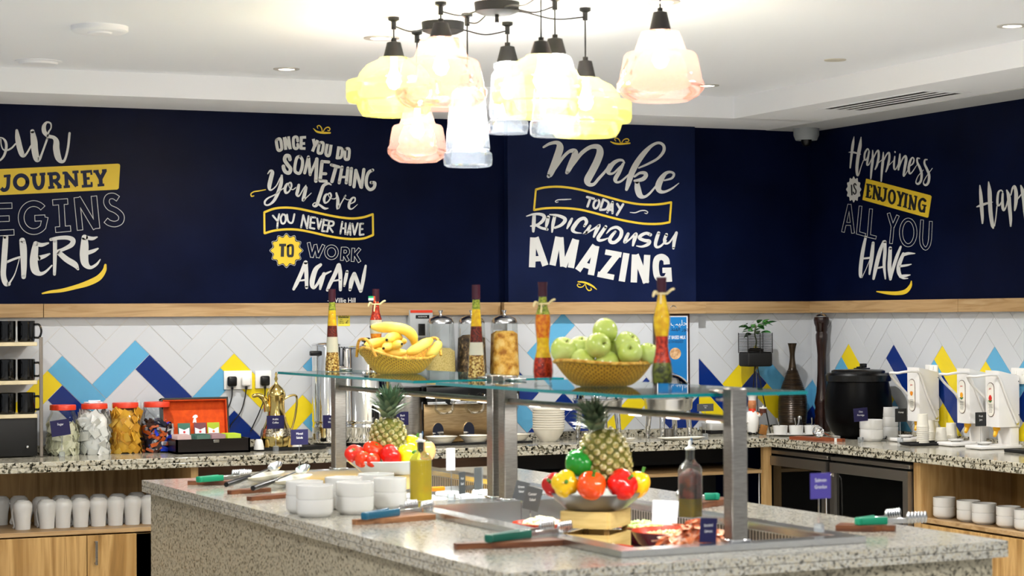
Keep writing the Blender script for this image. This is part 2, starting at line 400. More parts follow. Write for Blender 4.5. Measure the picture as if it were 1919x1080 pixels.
for a, b, hxp in ((xs-1.2, xs-.002, None), (xs+.002, xs+.50, 181)):
    dr = obj('door', M_doorw, rbox((a+b)/2, FY, (ZS-.024)/2+.02, b-a, .018, ZS-.03-.04, .001, 1), parent=c1)
    if hxp:
        hp = on_y(hxp, 1037, FY-.03); X = hp.x-(xa+xb)/2
        obj('handle', M_steel, rbox(X, FY-.032, hp.z, .012, .008, .115, .002, 1), box(X, FY-.018, hp.z+.05, .01, .024, .01), box(X, FY-.018, hp.z-.05, .01, .024, .01), parent=dr)
obj('door', M_doorw, rbox(hx-.17, FY, (ZS-.024)/2+.02, .28, .018, ZS-.03-.04, .001, 1), parent=c1)
# open units in the middle, their inner shade put into brown and black panels
xc = on_y(955, 870, FY).x; xd = -DR-.032
for k, (a, b, lab) in enumerate(((xb, xc, 'dark brown open base unit under counter left of pillar'), (xc, xd, 'black open base unit with pale shelf edge under pillar counter'))):
    c = thing('base_unit', lab, 'cabinet', ((a+b)/2, 0, 0)); h = (b-a)/2
    obj('back_panel', M_shadew if k == 0 else M_blackm, box(0, -.03, .43, 2*h, .02, .84), parent=c)
    obj('rail', M_shadew if k == 0 else M_blackm, box(0, -.30, .80, 2*h, .02, .096), parent=c)
    if k == 1:
        zz = on_y(1300, 889, FY).z
        obj('shelf', M_oak, rbox(0, (FY-.02)/2, zz, 2*h-.002, -FY-.02, .019, .001, 1), parent=c)
cp = thing('corner_cabinet', 'narrow oak corner cabinet end beside the first glass fridge', 'cabinet', (-DR-.03, -DL+.03, 0))
obj('side_panel', M_oakv, box(.025, .02, .424, .05, .03, .848), parent=cp)

# fridges
FX = -.60
def fridge(label, pa, pb):
    ya, yb = on_x(pa, 900, FX).y, on_x(pb, 900, FX).y; L = ya-yb
    f = thing('glass_door_fridge', label, 'fridge', (FX, (ya+yb)/2, 0), group=None)
    obj('body', M_blackm, box(.28, 0, .42, .53, L, .835), parent=f)
    obj('top_trim', mat('dark_steel', '#9a948b', .42, 1), rbox(-.004, 0, .822, .03, L-.004, .02, .002, 1), parent=f)
    d = obj('door', mat('dark_steel'), box(-.012, 0, .775, .03, L-.012, .05), box(-.012, L/2-.028, .42, .03, .044, .66), box(-.012, -L/2+.028, .42, .03, .044, .66), box(-.012, 0, .09, .03, L-.012, .05), parent=f)
    obj('pane', mat('smoked_pane', '#050504', .04, spec=.7), box(-.006, 0, .43, .012, L-.1, .64), parent=d)
    yy = L/2-.022
    obj('handle', M_chrome, tube(crv([(-.028, yy, .74), (-.055, yy, .71), (-.06, yy, .58), (-.055, yy, .45), (-.028, yy, .42)], 5), .005), parent=d)
    return f
fridge('glass door bar fridge nearest the wall corner under the counter', 1436, 1557)
fridge('glass door bar fridge next to the oak bowl cabinet', 1562, 1711)
ya = on_x(1712, 900, FX).y
rc = thing('base_cabinet', 'oak base cabinet with open bowl shelf under the right counter', 'cabinet', (FX, ya, 0))
ZS2 = on_x(1820, 989, FX).z
obj('side_panel', M_oakv, box(.28, -.03, .424, .56, .058, .848), parent=rc)
obj('back_panel', M_doorw, box(.55, -1.2, .424, .02, 2.34, .848), parent=rc)
obj('shelf', M_oak, rbox(.27, -1.3, ZS2, .54, 2.48, .02, .001, 1), parent=rc)
yd = on_x(1856, 1010, FX).y-ya
for a, b in ((-.062, yd+.0015), (yd-.0015, yd-.5)):
    obj('door', M_doorw, rbox(.006, (a+b)/2, (ZS2-.015)/2+.01, .018, abs(a-b), ZS2-.045, .001, 1), parent=rc)
# ================================================================ ISLAND
IS = thing('buffet_island', 'large granite clad buffet island standing in the foreground', 'island', IN, IROT)
IWD, ILN = 1.652, 3.555
W2 = (.43, 1.25, .15, 1.797); W1 = (.43, 1.25, 1.803, 3.50)
def ibox(s0, s1, t0, t1, z0, z1): return box((s0+s1)/2, (t0+t1)/2, (z0+z1)/2, s1-s0, t1-t0, z1-z0)
top = []
for z0, z1 in ((.8765, .9), (.852, .8745)):
    for s0, s1, t0, t1 in ((0, .46, 0, ILN), (1.22, IWD, 0, ILN), (.46, 1.22, 0, .18), (.46, 1.22, 1.77, 1.83), (.46, 1.22, 3.47, ILN)): top.append(ibox(s0, s1, t0, t1, z0, z1))
top.append(ibox(.004, .03, .004, ILN-.004, .8745, .8765)); top.append(ibox(IWD-.03, IWD-.004, .004, ILN-.004, .8745, .8765)); top.append(ibox(.004, IWD-.004, .004, .03, .8745, .8765))
obj('countertop', M_granI, *top, parent=IS)
obj('side_cladding', M_granS, ibox(.03, .06, .03, ILN-.03, 0, .852), ibox(IWD-.065, IWD-.035, .03, ILN-.03, 0, .852), ibox(.06, IWD-.065, .03, .06, 0, .852), ibox(.06, IWD-.065, ILN-.06, ILN-.03, 0, .852), parent=IS)
M_grille = MATS.get('grille') or mat('grille', '#9a9188', .3, .9)
def grille_nodes():
    n, l, b = nodes(M_grille); v = coords(n, l, (1, 1, 1)); wv = n.new('ShaderNodeTexWave'); wv.inputs['Scale'].default_value = 17; wv.bands_direction = 'Y'
    l.new(v, wv.inputs['Vector']); r = ramp(n, [(.55, '#b8aea0'), (.62, '#15110d')]); l.new(wv.outputs['Fac'], r.inputs['Fac']); l.new(r.outputs['Color'], b.inputs['Base Color'])
grille_nodes()
def well(label, W):
    s0, s1, t0, t1 = W
    o = thing('cold_well', label, 'food well', isl((s0+s1)/2, (t0+t1)/2, .9), IROT); a, b = (s1-s0)/2, (t1-t0)/2; r = .065
    def fr(r0, r1, z0, z1): return merge(box(-a+(r0+r1)/2, 0, (z0+z1)/2, r1-r0, 2*(b-r0), z1-z0), box(a-(r0+r1)/2, 0, (z0+z1)/2, r1-r0, 2*(b-r0), z1-z0),
                                          box(0, -b+(r0+r1)/2, (z0+z1)/2, 2*(a-r1), r1-r0, z1-z0), box(0, b-(r0+r1)/2, (z0+z1)/2, 2*(a-r1), r1-r0, z1-z0))
    obj('rim', M_steelw, fr(0, r, 0.001, .02), parent=o)
    obj('liner', M_steelw, fr(r-.002, r+.012, -.07, .018), box(0, 0, -.07, 2*a-2*r, 2*b-2*r, .006), parent=o)
    obj('grille', M_grille, box(a-r-.016, 0, -.03, .006, 2*b-2*r-.06, .055), parent=o)
    return o
well('steel rimmed cold well at the near end of the island', W2)
well('steel rimmed cold well at the far end of the island', W1)
# sneeze guards
PS = .838; ZG = 1.347
M_led = mat('led_strip', '#fff4e4', .4, emit=5)
def guard(label, t0, t1, g0, g1):
    o = thing('sneeze_guard', label, 'sneeze guard', isl(PS, (t0+t1)/2, .92), IROT); h = (t1-t0)/2; gz = ZG-.92
    for sg in (-1, 1):
        p = obj('post', M_steel, rbox(0, sg*h, gz/2+.008, .052, .052, gz+.016, .003, 1), parent=o)
        obj('foot_plate', M_steelw, rbox(0, sg*h, .004, .066, .066, .008, .002, 1), parent=p)
        obj('bracket', M_steelw, rbox(0, sg*(h-.06), gz+.006, .052, .09, .008, .003, 1), rbox(0, sg*(h-.055), gz-.018, .03, .06, .01, .003, 1), parent=p)
    c = (g0+g1)/2-(t0+t1)/2
    g = obj('glass_shelf', M_shelfg, box(0, c, gz-.005, .60, g1-g0, .0099), parent=o)
    obj('polished_edge', M_edge, box(-.3, c, gz-.005, .002, g1-g0, .0102), box(.3, c, gz-.005, .002, g1-g0, .0102), box(0, c-(g1-g0)/2, gz-.005, .6, .002, .0102), box(0, c+(g1-g0)/2, gz-.005, .6, .002, .0102), parent=g)
    zl = 1.272-.92
    t = obj('light_tube', M_steel, tube([(0, -h+.026, zl), (0, h-.026, zl)], .011, 12), parent=o)
    for k in range(int((2*h-.1)/.24)): obj('led_strip', M_led, box(0, -h+.12+k*.24, zl-.0105, .008, .07, .003), parent=t)
    for k in range(3):
        area('guard_light', isl(PS, (t0+t1)/2+(k-1)*h*.62, 1.255), .4, 3.2, (1, .97, .92), aim=isl(PS, (t0+t1)/2+(k-1)*h*.62, .9), sy=.02).rotation_euler[2] += 0
    return o
guard('steel and glass sneeze guard over the near well carrying the apple basket', .209, 1.75, .285, 1.70)
guard('steel and glass sneeze guard over the far well carrying the banana basket', 1.85, 3.457, 1.90, 3.38)
# ================================================================ PRINTED LETTERING ON THE WALLS
RK = [0]
def rib(pts, rnd=True):
    """ribbon in print units through (x,y,w); round ends or square ones"""
    n = len(pts); V, F = [], []; L, Rr = [], []
    for i, (x, y, w_) in enumerate(pts):
        a = pts[i-1] if i else pts[0]; b = pts[i+1] if i < n-1 else pts[-1]
        if i and i < n-1:
            d1 = Vector((x-a[0], y-a[1])); d2 = Vector((b[0]-x, b[1]-y))
            if d1.length < 1e-6 or d2.length < 1e-6: t = Vector((b[0]-a[0], b[1]-a[1]))
            else: t = d1.normalized()+d2.normalized()
            k = 1.0
            if d1.length > 1e-6 and t.length > 1e-3: k = 1/max(.55, abs(d1.normalized().dot(t.normalized())))
        else: t = Vector((b[0]-a[0], b[1]-a[1])); k = 1.0
        if t.length < 1e-6: t = Vector((1, 0))
        t.normalize(); nx, ny = -t.y*w_/2*k, t.x*w_/2*k
        V += [(x+nx, y+ny), (x-nx, y-ny)]
    for i in range(n-1): F.append((2*i, 2*i+1, 2*i+3, 2*i+2))
    if rnd:
        for x, y, w_ in (pts[0], pts[-1]):
            o = len(V); V += [(x+w_/2*cos(2*pi*k/10), y+w_/2*sin(2*pi*k/10)) for k in range(10)]; F.append(tuple(range(o, o+10)))
    RK[0] = (RK[0]+1) % 16
    return [(x, y, RK[0]) for x, y in V], F
def brush(p, n=5): return rib(crv(p, n))
def pen(w_, *lines, rnd=True, smooth=False):
    S = []
    for ln in lines:
        q = crv(ln, 5) if smooth else ln
        S.append(rib([(x, y, w_) for x, y in q], rnd))
    return m2(*S)
def ring(w_, pts):
    q = crv(list(pts)+[pts[0]], 5); return rib([(x, y, w_) for x, y in q])
def ell(cx, cy, rx_, ry_, a0=0, a1=360, n=36): return [(cx+rx_*cos(radians(a0+(a1-a0)*k/n)), cy+ry_*sin(radians(a0+(a1-a0)*k/n))) for k in range(n+1)]
def poly(*p): return list(p), [tuple(range(len(p)))]
def m2(*ss):
    V, F = [], []
    for s in ss:
        o = len(V); V += list(s[0]); F += [tuple(i+o for i in f) for f in s[1]]
    return V, F
def shrink(ln, d):
    p = [Vector(q) for q in ln]
    if (p[0]-p[-1]).length < 1: return ln
    p[0] = p[0]+(p[1]-p[0]).normalized()*d; p[-1] = p[-1]+(p[-2]-p[-1]).normalized()*d
    return [tuple(q) for q in p]
def outl(w_, lw, *lines):
    """hollow letter: white strokes and a navy core"""
    return pen(w_, *lines, rnd=False), pen(w_-2*lw, *[shrink(l, lw) for l in lines], rnd=False)
def star(cx, cy, ro, ri, n, ky=1.0, ph=0):
    P = []
    for k in range(n*6):
        a = 2*pi*k/(n*6)+ph; r = ri+(ro-ri)*(.5+.5*cos(a*n-ph*n))**1.3
        P.append((cx+r*cos(a), cy+r*sin(a)*ky))
    return [(cx, cy)]+P, [(0, i+1, (i+1) % len(P)+1) for i in range(len(P))]
class Mural:
    def __init__(s, label, wall, off=0.0):
        s.t = thing('wall_lettering', label, 'wall lettering'); s.wall = wall; s.off = off
    def put(s, name, M, blk, layer, *sh):
        ox, oy, k = blk; V, F = m2(*sh); d = s.off+.0006+.0005*layer
        P = []
        for v in V:
            e = d+(2.5e-5*v[2] if len(v) > 2 else 0); x, y = ox+v[0]/k, oy+v[1]/k
            P.append(on_y(x, y, -e) if s.wall == 'y' else on_x(x, y, -e))
        o = obj(name, M, ([tuple(p) for p in P], F), parent=s.t); return o
    def hollow(s, name, M, core, blk, *pairs):
        s.put(name, M, blk, 0, *[p[0] for p in pairs]); s.put('letter_core', core, blk, 1, *[p[1] for p in pairs])
B1 = (0, 215, 6.752); B1b = (0, 350, 5.144); B2 = (460, 225, 6.354); B2b = (460, 380, 5.5385)
B3 = (980, 250, 6.171); B3b = (980, 390, 6.19); B4 = (1565, 250, 6.75); B4b = (1565, 380, 6.0); B5 = (1820, 330, 9.818)
MW, MY = M_mural, M_muraly
# --- left quote
q = Mural('white and yellow wall lettering ending JOURNEY BEGINS HERE at the left edge', 'y')
q.put('lettering', MW, B1, 0,
 brush([(-60,450,60),(-50,330,40),(10,290,14),(65,330,30),(80,410,34),(55,510,30),(10,570,24),(-40,590,20)]), brush([(10,310,12),(15,380,14),(40,440,16),(90,450,22),(150,420,22),(195,370,20)]),
 brush([(212,200,34),(225,300,66),(250,420,72),(285,510,62),(330,500,26),(390,400,22),(405,380,20)]), brush([(410,210,54),(430,330,84),(440,450,84),(465,560,74),(500,560,40),(535,480,26),(600,300,26)]),
 brush([(600,290,22),(615,220,22),(645,170,16),(640,110,20),(590,98,26),(556,150,50),(562,220,56),(610,270,46),(680,290,46),(712,340,70),(712,430,82),(735,540,78),(775,592,48),(820,570,30),(860,420,30),(880,235,30)]))
q.put('banner', MY, B1, 0, poly((-30,690),(1490,620),(1512,626),(1520,645),(1503,930),(1485,948),(-30,1020)))
q.put('lettering', M_navy2, B1, 1, pen(48, [(108,775),(103,890),(85,940),(45,955),(15,930)], rnd=False, smooth=True), pen(34, [(48,780),(135,772)], [(385,765),(470,757)], [(500,755),(575,748)], [(598,750),(650,745)], [(610,925),(690,918)], [(725,922),(780,915)], [(790,740),(840,735)], [(805,915),(885,908)], [(915,728),(995,722)], [(1020,727),(1165,715)], [(1075,810),(1135,806)], [(1035,908),(1172,900)], [(1180,720),(1250,714)], [(1290,710),(1350,704)], [(1235,895),(1320,888)], rnd=False),
 ring(52, ell(268,853,80,84,n=24)[:-1]), pen(50, [(430,750),(437,860),(470,925),(520,915),(543,850),(540,745)], rnd=False, smooth=True), pen(48, [(640,745),(655,925)], [(690,835),(768,915)], [(836,735),(845,915)], [(1068,718),(1082,905)], [(1215,712),(1272,815)], [(1330,706),(1272,815)], [(1272,800),(1278,895)], rnd=False),
 pen(44, [(650,752),(715,748),(742,790),(715,832),(660,840)], smooth=True), pen(50, [(828,735),(972,905)], rnd=False), pen(40, [(956,725),(970,905)], rnd=False), pen(26, [(1152,712),(1158,762)], [(1162,902),(1158,852)], rnd=False))
q.hollow('lettering', MW, M_navy, B1b, outl(60,6,[(-120,190),(118,183)],[(-120,315),(92,307)],[(-120,452),(138,440)],[(-90,190),(-90,450)]),
 outl(62,6, ell(325,298,121,135,-42,-318,30)+[(437,290)], [(437,300),(333,305)]), outl(60,6,[(505,153),(656,142)],[(590,150),(605,415)],[(532,416),(684,403)]),
 outl(60,6,[(740,102),(772,422)],[(748,105),(925,405)],[(905,88),(936,406)]), outl(60,6, crv([(1140,118),(1092,90),(1042,100),(1026,150),(1055,200),(1120,232),(1168,280),(1162,335),(1112,360),(1055,350),(1018,322)],6)))
q.put('lettering', MW, B1b, 0, brush([(55,480,50),(50,560,55),(40,700,55),(32,850,52),(55,930,52),(85,940,36)]), brush([(85,940,20),(140,850,10),(175,740,8),(190,680,8)]), brush([(60,730,24),(130,700,22),(190,680,20)]), brush([(215,520,58),(225,600,68),(230,750,58),(228,870,44)]),
 brush([(345,550,50),(335,620,68),(325,720,76),(340,805,76),(385,840,40),(440,820,24),(500,760,14)]), brush([(350,550,40),(400,562,38),(465,545,18)]), brush([(370,690,45),(430,670,34),(478,648,16)]),
 brush([(530,520,40),(530,650,38),(525,845,28)]), brush([(490,510,30),(560,495,34),(650,492,40),(702,515,48),(690,560,46),(620,600,34),(560,622,30)]), brush([(560,630,46),(640,700,56),(720,750,56),(752,795,24)]),
 brush([(815,490,56),(815,570,78),(810,660,82),(822,740,70),(870,780,34),(930,750,24),(966,702,10)]), brush([(830,490,38),(890,500,34),(936,486,14)]), brush([(840,640,40),(900,620,34),(944,597,16)]))
q.put('swoosh', MY, B1b, 0, brush([(1016,755,22),(1005,810,38),(950,880,54),(850,930,54),(740,965,42),(600,1000,34),(480,1015,26),(408,1030,14)]))
# --- second quote
q = Mural('white and yellow wall lettering ONCE YOU DO SOMETHING YOU LOVE above the tea chest', 'y')
def ornament(kind, blk):
    P = {2: [[(808,100,6),(850,138,22),(920,152,26),(1008,153,20)], [(915,140,10),(905,95,12),(880,66,12),(855,76,12),(862,100,8)], [(925,140,10),(950,100,12),(985,86,14),(1006,105,12),(995,128,10),(978,122,8)]],
         3: [[(1012,95,8),(1060,116,20),(1130,123,22),(1236,114,16)], [(1130,115,8),(1110,70,10),(1080,56,10),(1060,70,10),(1075,90,8)], [(1140,115,8),(1165,75,10),(1205,63,12),(1226,80,10),(1210,98,10),(1185,94,6)]],
         4: [[(640,855,14),(720,866,22),(800,902,22),(855,945,8)], [(720,885,8),(690,915,10),(650,918,12),(630,895,10),(648,880,8),(666,890,6)], [(725,890,8),(740,935,10),(765,958,14),(793,948,12),(788,928,8)]]}[kind]
    return [brush(p) for p in P]
q.put('ornament', MY, B2, 0, *ornament(2, B2)); q.put('ornament', MY, B2, 0, brush([(240,830,10),(160,845,14),(100,855,14),(66,880,14),(72,908,14),(100,903,12)]))
q.put('lettering', MW, B2, 0, ring(36,[(372,238),(400,224),(420,244),(432,330),(425,352),(400,363),(382,342),(368,262)]), pen(36,[(462,205),(480,355)],[(466,205),(534,345)],[(665,195),(660,350)],[(808,225),(826,310)],[(860,240),(825,315)],[(825,305),(798,375)],[(1112,315),(1090,465)], rnd=False), pen(32,[(512,195),(536,348)],[(665,208),(722,206)],[(660,280),(710,280)],[(655,338),(715,340)], rnd=False),
 pen(34,[(622,250),(615,208),(588,202),(570,228),(576,318),(600,342),(624,325),(622,290)], smooth=True), ring(34,[(880,278),(908,266),(928,288),(912,382),(888,397),(864,380)]), pen(36,[(975,285),(957,385),(970,422),(1000,412),(1020,295)], smooth=True, rnd=False), pen(34,[(1110,330),(1148,342),(1152,380),(1138,442),(1092,454)], smooth=True), ring(34,[(1187,352),(1215,340),(1236,358),(1230,452),(1212,470),(1185,456)]))
q.put('lettering', MW, B2, 0, pen(44,[(530,470),(518,430),(482,428),(467,475),(500,530),(536,580),(522,628),(482,622),(458,588),(452,552)], smooth=True), ring(36,[(650,432),(612,452),(592,530),(588,600),(612,630),(648,630),(674,560),(678,480)]), pen(36,[(705,630),(750,440)],[(750,440),(770,650)],[(1022,535),(1112,560)],[(915,495),(992,500)],[(905,640),(956,640)],[(888,725),(962,730)]), pen(28,[(770,650),(850,460)],[(1125,680),(1205,680)]), pen(42,[(850,465),(838,728)],[(912,495),(888,718)],[(1078,562),(1030,732)]),
 pen(38,[(1150,560),(1116,748)],[(1220,572),(1200,748)],[(1262,578),(1246,768)],[(1315,600),(1292,795)],[(1315,600),(1375,798)],[(1410,590),(1382,802)]), pen(38,[(1515,597),(1470,622),(1442,690),(1442,780),(1480,828),(1528,808),(1540,752),(1497,745)], smooth=True))
q.put('lettering', MW, B2, 0, brush([(265,640,12),(295,605,24),(320,622,44),(305,690,50),(285,780,48),(290,828,30),(320,828,16),(370,780,14),(410,700,16),(436,662,20)]), brush([(432,662,26),(425,750,42),(390,860,42),(340,960,34),(280,1010,22),(236,1008,20),(232,970,24),(270,930,20),(350,890,14),(430,830,12),(470,800,10)]),
 brush([(520,752,14),(490,770,30),(470,820,34),(482,868,28),(520,850,18),(548,790,22),(540,750,22),(517,752,12),(522,800,8),(560,830,12),(600,805,12)]), brush([(635,775,32),(622,840,40),(612,888,34),(640,903,18),(690,820,14),(720,780,14)]), brush([(722,805,34),(702,890,42),(687,955,34),(720,930,14),(784,870,8)]))
q.put('lettering', MW, B2, 0, brush([(1020,772,14),(985,757,28),(930,782,38),(900,860,42),(870,950,42),(850,1010,38),(822,1028,26),(802,1010,14),(830,986,14),(880,1010,24),(940,1052,28),(984,1052,12)]), brush([(990,882,14),(957,892,28),(937,940,32),(947,986,24),(985,970,16),(1020,910,20),(1008,872,20),(985,886,10),(1010,930,8),(1060,940,12),(1085,918,10)]),
 brush([(1082,872,22),(1100,950,38),(1100,1046,36),(1140,990,14),(1180,920,16),(1190,902,20),(1175,925,12),(1210,950,10),(1240,950,10)]), brush([(1250,1000,10),(1300,970,18),(1303,928,18),(1270,932,24),(1237,990,32),(1234,1046,28),(1270,1058,14),(1335,1005,6)]))
def band(top, bot, w_):
    return pen(w_, top, smooth=True, rnd=False), pen(w_, bot, smooth=True, rnd=False), pen(w_*.88, [top[0], bot[0]], [top[-1], bot[-1]])
q.put('banner', MY, B2b, 0, *band([(195,100),(300,62),(420,51),(550,63),(700,95),(850,128),(1000,155),(1120,164),(1230,150),(1322,120)], [(198,318),(300,290),(430,277),(550,282),(700,310),(850,345),(1000,370),(1120,378),(1230,370),(1325,336)], 23))
q.put('lettering', MW, B2b, 0, pen(20,[(285,135),(335,195)],[(350,120),(335,195)],[(335,195),(330,260)],[(600,130),(577,255)],[(600,130),(640,265)],[(655,140),(640,262)],[(680,150),(670,260)],[(680,150),(725,155)],[(672,205),(715,210)],[(668,262),(715,270)],[(745,165),(760,270)],[(790,175),(762,270)],[(815,175),(795,290)],[(815,178),(855,185)],[(808,230),(842,235)],[(795,295),(835,298)],[(870,190),(850,300)],[(865,245),(905,305)],[(1005,200),(985,320)],[(1040,215),(1035,325)],[(995,265),(1037,268)],[(1085,215),(1058,330)],[(1085,215),(1090,335)],[(1068,285),(1090,290)],[(1110,220),(1130,330)],[(1165,215),(1132,330)],[(1190,220),(1185,330)],[(1190,220),(1220,218)],[(1187,275),(1215,275)],[(1187,335),(1225,330)]),
 ring(20,[(385,120),(366,160),(375,210),(400,215),(418,180),(412,132)]), pen(20,[(432,125),(440,185),(465,210),(490,200),(508,120)],[(870,190),(912,200),(908,235),(862,245)], smooth=True))
q.put('badge_line', M_grey, B2b, 0, star(425,497,177,147,12,1.03)); q.put('badge_gap', M_navy, B2b, 1, star(425,497,172,142,12,1.03)); q.put('badge', MY, B2b, 2, star(425,497,163,133,12,1.03))
q.put('lettering', M_blackc, B2b, 3, pen(27,[(350,440),(422,440)], rnd=False), pen(34,[(386,440),(382,562)], rnd=False), ring(26,[(442,452),(468,442),(490,456),(488,544),(468,553),(443,544)]))
q.hollow('lettering', MW, M_navy, B2b, outl(36,5,[(655,412),(690,568)],[(688,570),(728,440)],[(725,432),(752,572)],[(750,572),(812,436)]), outl(34,5,ell(893,515,57,62)), outl(36,5,[(1010,460),(1000,602)],crv([(1005,476),(1052,480),(1066,512),(1045,538),(1003,536)],5),[(1025,540),(1066,608)]), outl(36,5,[(1120,470),(1112,614)],[(1188,476),(1128,548)],[(1132,530),(1186,618)]))
q.put('lettering', MW, B2b, 0, brush([(620,625,40),(580,730,40),(535,830,40),(500,898,28)]), brush([(625,620,42),(632,740,42),(635,880,34)]), brush([(545,812,16),(640,800,20)]), brush([(780,645,32),(730,692,48),(697,790,54),(692,858,46),(712,884,28),(750,840,28),(800,760,28),(888,712,14)]), brush([(815,740,38),(790,820,42),(775,895,24)]),
 brush([(965,650,40),(930,740,42),(880,840,38),(850,908,30)]), brush([(970,648,42),(985,750,42),(985,905,32)]), brush([(880,817,14),(990,800,20)]), brush([(1055,715,30),(1040,790,36),(1025,865,20)]), brush([(1120,745,30),(1100,820,48),(1085,905,30)]), brush([(1130,740,42),(1160,820,42),(1195,920,32)]), brush([(1248,655,22),(1225,780,38),(1200,918,30)]))
pw = on_y(640.5, 563.5, -.001)
label3d('– Willie Hill', .037, M_txt, q.t, pw, (pi/2, 0, 0), sx=.88)
# --- pillar quote
q = Mural('white and yellow wall lettering MAKE TODAY RIDICULOUSLY AMAZING on the pillar', 'y', .05)
q.put('ornament', MY, B3, 0, *ornament(3, B3)); q.put('ornament', MY, B3b, 0, *ornament(4, B3b))
q.put('lettering', MW, B3, 0, brush([(238,160,24),(310,120,34),(395,108,46),(428,160,82),(400,260,85),(355,380,80),(315,470,68),(297,495,46)]), brush([(320,490,20),(400,370,30),(470,270,36),(540,208,38),(598,210,64),(596,270,76),(560,350,72),(522,430,56),(508,455,40)]), brush([(520,450,24),(600,330,40),(680,228,44),(780,160,46),(868,158,62),(892,220,82),(860,320,85),(800,440,85),(748,540,84),(765,590,50),(820,588,36),(880,520,34),(960,430,30),(1000,360,24)]),
 brush([(1172,340,20),(1150,312,26),(1100,314,36),(1040,352,50),(988,430,58),(1003,466,34),(1050,458,24),(1110,400,20),(1160,355,20)]), brush([(1158,355,32),(1112,450,46),(1068,530,48),(1088,566,28),(1140,550,24),(1220,480,20),(1270,430,20)]),
 brush([(1340,400,18),(1450,352,26),(1560,290,30),(1626,210,36),(1626,142,34),(1570,110,30),(1490,142,36),(1400,230,58),(1320,340,68),(1262,450,68),(1222,570,58),(1198,650,34)]), brush([(1290,500,24),(1350,460,30),(1408,460,42),(1422,490,48),(1388,528,48),(1330,545,38),(1290,548,24)]), brush([(1318,560,48),(1327,640,72),(1352,715,66),(1402,735,34),(1460,700,26),(1530,620,22),(1560,580,20)]),
 brush([(1635,545,18),(1720,520,26),(1746,472,28),(1708,448,28),(1650,464,40),(1592,540,68),(1564,620,72),(1585,670,48),(1640,676,30),(1720,640,22),(1803,577,8)]))
q.put('banner', MY, B3, 0, *band([(150,650),(250,627),(380,617),(520,627),(680,656),(850,702),(1050,757),(1200,796),(1350,820),(1500,825),(1620,815),(1715,798)], [(128,888),(230,870),(350,863),(500,866),(650,881),(800,915),(950,955),(1150,1005),(1350,1040),(1480,1049),(1600,1045),(1697,1028)], 25))
q.put('lettering', MW, B3, 0, pen(28,[(742,737),(820,757)],[(780,750),(747,846)],[(930,765),(893,878)],[(1035,795),(977,912)],[(1035,795),(1035,922)],[(990,882),(1035,886)],[(1090,818),(1120,868)],[(1158,822),(1087,942)]), ring(26,[(860,768),(827,792),(815,840),(832,868),(858,858),(882,810),(878,778)]), pen(26,[(930,765),(982,792),(988,830),(958,878),(893,886)], smooth=True),
 brush([(556,762,10),(480,766,14),(410,769,12),(376,785,10),(386,798,10),(408,793,8)]), brush([(1240,915,8),(1300,918,12),(1360,896,14),(1410,893,12),(1443,910,10),(1430,928,10),(1405,921,6)]))
q.put('lettering', MW, B3b, 0, brush([(130,85,40),(125,180,44),(120,270,30)]), brush([(42,95,12),(120,72,24),(200,72,34),(246,97,40),(228,150,38),(160,200,28),(90,210,16)]), brush([(150,195,28),(210,230,30),(282,248,30)]), brush([(295,105,38),(280,170,42),(266,230,20)]), brush([(370,90,36),(350,180,40),(337,278,20)]), brush([(312,76,14),(400,86,30),(478,117,40),(486,152,42),(440,200,34),(370,230,26)]), brush([(568,125,28),(540,180,38),(512,236,20)]),
 brush([(712,210,28),(738,160,38),(710,120,38),(650,142,42),(592,215,48),(578,258,42),(612,284,24),(678,292,10)]), brush([(780,208,30),(742,270,40),(728,286,38),(790,260,20),(860,218,24),(882,208,38),(850,270,42),(822,334,24)]), brush([(960,218,38),(910,290,42),(873,348,42),(888,376,34),(940,368,24),(984,350,12)]), brush([(970,295,12),(1020,242,28),(1090,224,36),(1142,268,42),(1128,340,42),(1070,396,38),(1022,396,42),(1008,360,42),(1040,310,38),(1072,275,28)]),
 brush([(1220,300,36),(1192,360,42),(1183,395,36),(1230,370,20),(1298,306,30),(1312,312,42),(1292,370,42),(1276,434,26)]), brush([(1478,310,42),(1430,293,34),(1372,317,38),(1353,350,38),(1410,376,38),(1466,387,42),(1448,423,38),(1380,448,24),(1318,440,12)]), brush([(1574,290,38),(1550,360,42),(1537,426,38),(1556,454,30),(1600,440,24),(1660,380,20)]), brush([(1665,308,36),(1642,370,36),(1652,410,28),(1700,398,20),(1768,300,18)]), brush([(1780,288,34),(1756,380,40),(1746,466,30)]))
q.put('lettering', MW, B3b, 0, pen(74,[(120,342),(106,688)],[(146,342),(260,668)],[(412,335),(343,665)],[(1200,524),(1146,852)],[(616,366),(556,694)],[(838,436),(636,724)],[(850,440),(788,778)],[(1300,540),(1286,864)],[(1308,542),(1432,868)],[(1442,545),(1422,870)], rnd=False), pen(62,[(112,592),(228,586)],[(440,340),(462,680)],[(604,362),(474,684)],[(712,660),(806,690)],[(955,510),(1142,545)],[(866,768),(1056,806)],[(1618,724),(1722,722)],[(1692,720),(1700,856)], rnd=False), pen(76,[(1092,545),(912,775)], rnd=False),
 pen(72,[(1668,655),(1660,600),(1612,568),(1556,592),(1540,680),(1556,790),(1600,828),(1660,818),(1690,770)], smooth=True, rnd=False))
